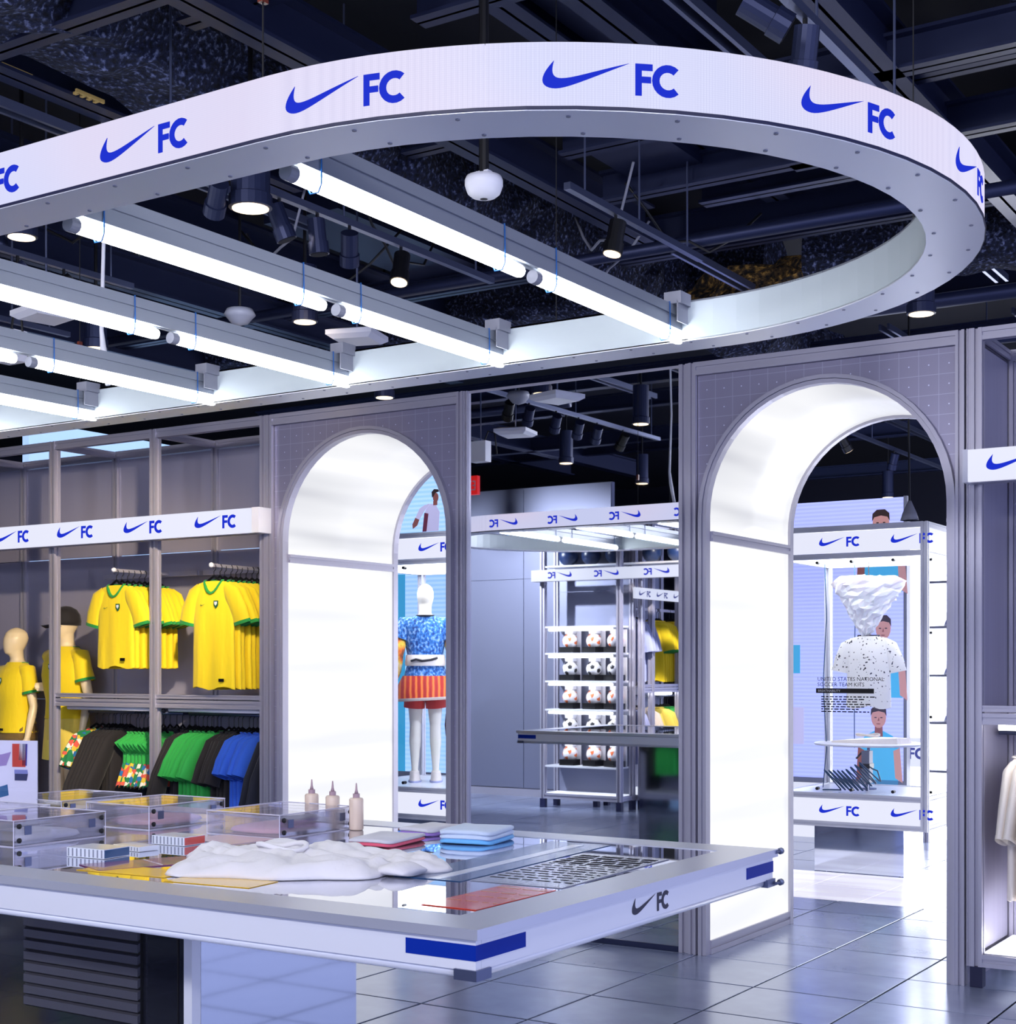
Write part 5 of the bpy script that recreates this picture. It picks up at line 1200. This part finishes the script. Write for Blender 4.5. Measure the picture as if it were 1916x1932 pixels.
for poly, nm, h in PO: obj('print', MB().slab(poly, .0006, lambda u, v, w: (u, -.0006 - w * .5, v)), mat(nm, h, .4), ps)

# ------------------------------------------------------------------ lights and devices under the ceiling
def can(par, x, y, z, d, l=.15, r=.045, glow=False, name='spot_head'):
    """cylinder spot at x, y, z pointing along d"""
    d = Vector(d).normalized(); p = Vector((x, y, z))
    h = obj(name, MB().tube([p - d * l * .5, p + d * l * .15, p + d * l * .16, p + d * l * .5], [r * .86, r * .86, r, r], 16), STEEL if not glow else BLACK, par, False)
    obj('lens', MB().tube([p + d * (l * .5 + .0005), p + d * (l * .5 + .003)], r * .86, 16), WARML if glow else MATS['ceiling_slab'], h)
    obj('yoke', MB().tube([p - d * l * .1, p - d * l * .1 + Vector((0, 0, .10))], .008, 6), BLACK, h)
    return h
def track(label, x, y0, y1, z, heads, axis='y'):
    r = thing('track_light', label, 'track light', (0, 0, 0))
    if axis == 'y': obj('track', MB().box(x - .016, x + .016, y0, y1, z, z + .03), STEELB, r)
    else: obj('track', MB().box(y0, y1, x - .016, x + .016, z, z + .03), STEELB, r)
    for q in lin(y0 + .15, y1 - .15, 3):
        p = (x, q) if axis == 'y' else (q, x)
        obj('drop_rod', MB().tube([(*p, z + .03), (*p, CEILZ)], .005, 6), STEELB, r)
    for q, d, g in heads:
        p = (x, q) if axis == 'y' else (q, x); can(r, *p, z - .10, d, glow=g)
    return r
track('track light with a row of spots over the table, beside the bright tubes', -4.13, 3.9, 6.3, 3.52, [(4.30, (-.7, .5, -.6), False), (4.68, (.25, .3, -1), False), (4.92, (.05, .1, -1), False), (5.14, (-.4, .5, -.8), False), (5.52, (.1, -.3, -.9), True)])
track('track light with two large spots above the right end of the ring', -1.63, 3.4, 5.2, 3.5, [(3.90, (.7, .5, -.5), False), (4.20, (-.2, .2, -1), False)])
track('short track light with a lit spot behind the dome camera', -3.10, 5.3, 6.6, 3.55, [(5.72, (-.1, -.2, -1), True)])
track('track light of six spots over the rear of the shop, seen in the mirror', -6.0, 2.6, 5.6, 3.6, [(5.12, (-.5, -.5, -.7), True), (4.83, (-.5, -.5, -.7), False), (4.42, (-.5, -.5, -.7), False), (4.06, (-.5, -.5, -.7), False), (3.75, (-.5, -.5, -.7), False), (3.3, (-.6, -.3, -.7), True)])
track('added track light out of view, for the lamp brightening the grey wall', -9.6, 1.4, 3.4, 3.55, [(1.8, (0, -.7, -.6), False), (2.3, (.1, -.7, -.6), False)])  # added out of view to carry the lamp that brightens the grey wall
track('track light over the left rack at the far left', -7.2, 4.2, 6.2, 3.6, [(4.6, (-.3, .6, -.7), False), (5.2, (-.3, .6, -.7), False)])
track('track light with spots above the right glass case', -4.3, 10.2, 15.2, 3.55, [(11.2, (.4, -.3, -.8), False), (12.0, (.3, .5, -.8), True), (13.3, (-.3, .2, -.9), False)])
track('track light running deep behind the right arch', -2.9, 11, 17, 3.6, [(12.5, (.2, -.5, -.8), False), (14.2, (-.4, -.4, -.8), False)])
def downlight(label, x, y, z, r=.07, l=.3):
    t = thing('downlight', label, 'downlight', (x, y, z), 0, 'round downlights of the black ceiling')
    obj('can', MB().lathe([(r * .9, 0), (r, .002), (r, .05), (r * .9, .055), (r * .9, l), (0, l)], 20), STEEL, t)
    obj('lens', MB().lathe([(0, -.003), (r * .84, -.003), (r * .84, .003), (0, .003)], 20), WARML, t)
    obj('rod', MB().tube([(0, 0, l), (0, 0, CEILZ - z)], .01, 6), BLACK, t)
downlight('large warm downlight between the two brightest tube bars', -4.06, 4.42, 3.40, .088, .26)
downlight('warm downlight under the middle tubes, right of the grey dome sensor', -5.15, 6.03, 3.4)
downlight('warm downlight low at the left above the jersey rack', -6.6, 5.88, 3.4)
downlight('warm downlight right of the ring above the right arch', -2.32, 7.63, 3.4, .075)
downlight('warm downlight just above the left arch', -6.2, 8.1, 3.42)
for i, (x, y) in enumerate(((-6.9, 2.72), (-5.3, 4.3), (-7.0, 1.0), (-5.2, 1.8))): downlight('warm downlight reflected in the mirror, ' + ('leftmost', 'rightmost', 'lowest', 'second from the right')[i], x, y, 3.45)
for i, (x, y) in enumerate(((-5.4, 16.5), (-4.4, 17.2), (-3.8, 14.6))): downlight('small warm downlight far behind the right arch, ' + ('leftmost', 'middle', 'rightmost')[i], x, y, 3.5)
dm = thing('dome_camera', 'white dome security camera on black pole inside the ring', 'camera', (-2.80, 4.22, 3.165))
dm.scale = (.72, .72, .72)
obj('housing', MB().lathe([(0, .115), (.05, .115), (.085, .108), (.092, .09), (.092, .066), (.0905, .064), (.088, .055), (.0865, .05), (.078, .028), (.058, .012), (.03, .003), (0, 0)], 28), WHITEP, dm, True)
obj('lens', MB().lathe([(0, -.001), (.018, .001), (.022, .0045), (0, .005)], 12), BLACK, dm); obj('mount', MB().box(-.035, .035, -.02, .02, .112, .135), WHITEP, dm)
obj('pole', MB().tube([(0, 0, .13), (0, 0, (CEILZ - 3.165) / .72)], .024, 10), BLACK, dm)
d2 = thing('dome_sensor', 'grey dome sensor hanging above the middle tube bars', 'camera', (-5.45, 5.85, 3.38))
obj('housing', MB().lathe([(0, .09), (.07, .09), (.085, .06), (.07, .045), (.045, .015), (0, 0)], 20), GREYP, d2, True); obj('pole', MB().tube([(0, 0, .08), (0, 0, CEILZ - 3.38)], .008, 6), BLACK, d2)
for lb, x, y, z, rz in (('flat white wireless unit above the third tube bar', -4.93, 6.2, 3.3, .3), ('flat white wireless unit at the far left above the tubes', -6.0, 5.02, 3.32, -.2)):
    t = thing('wireless_unit', lb, 'wireless unit', (x, y, z), rz)
    obj('case', MB().ring_loft([[(a * sx, b * sy, zz) for sx, sy in ((-1, -1), (1, -1), (1, 1), (-1, 1))] for a, b, zz in ((.10, .10, 0), (.13, .13, .02), (.13, .13, .045), (.10, .10, .055))]), WHITEP, t); obj('rod', MB().tube([(0, 0, .05), (0, 0, CEILZ - z)], .006, 6), STEELB, t)
jb = thing('junction_box', 'white junction box with black cables at the far left above the tubes', 'box', (-6.30, 5.05, 3.14))
obj('case', MB().box(-.07, .07, -.04, .04, 0, .16), WHITEP, jb); obj('cable', MB().tube([(.02, -.02, .16), (.05, -.03, .24), (.11, -.03, .22), (.13, -.03, .06)], .006, 6), CABLEK, jb); obj('rod', MB().tube([(0, 0, .16), (0, 0, CEILZ - 3.14)], .006, 6), STEELB, jb)
for lb, x, y, z0 in (('white cable dropping past the third tube bar onto the ring', -4.96, 4.462, 2.785),):
    t = thing('white_cable', lb, 'cable', (x, y, z0)); H_ = CEILZ - z0
    obj('cable', MB().tube([(.03, 0, 0), (.0, 0, .16), (-.012, .0, .25), (.004, 0, H_ * .4), (-.006, 0, H_ * .6), (0, 0, H_)], [.012, .014, .009, .008, .008, .007], 8), WHITEP, t, True)
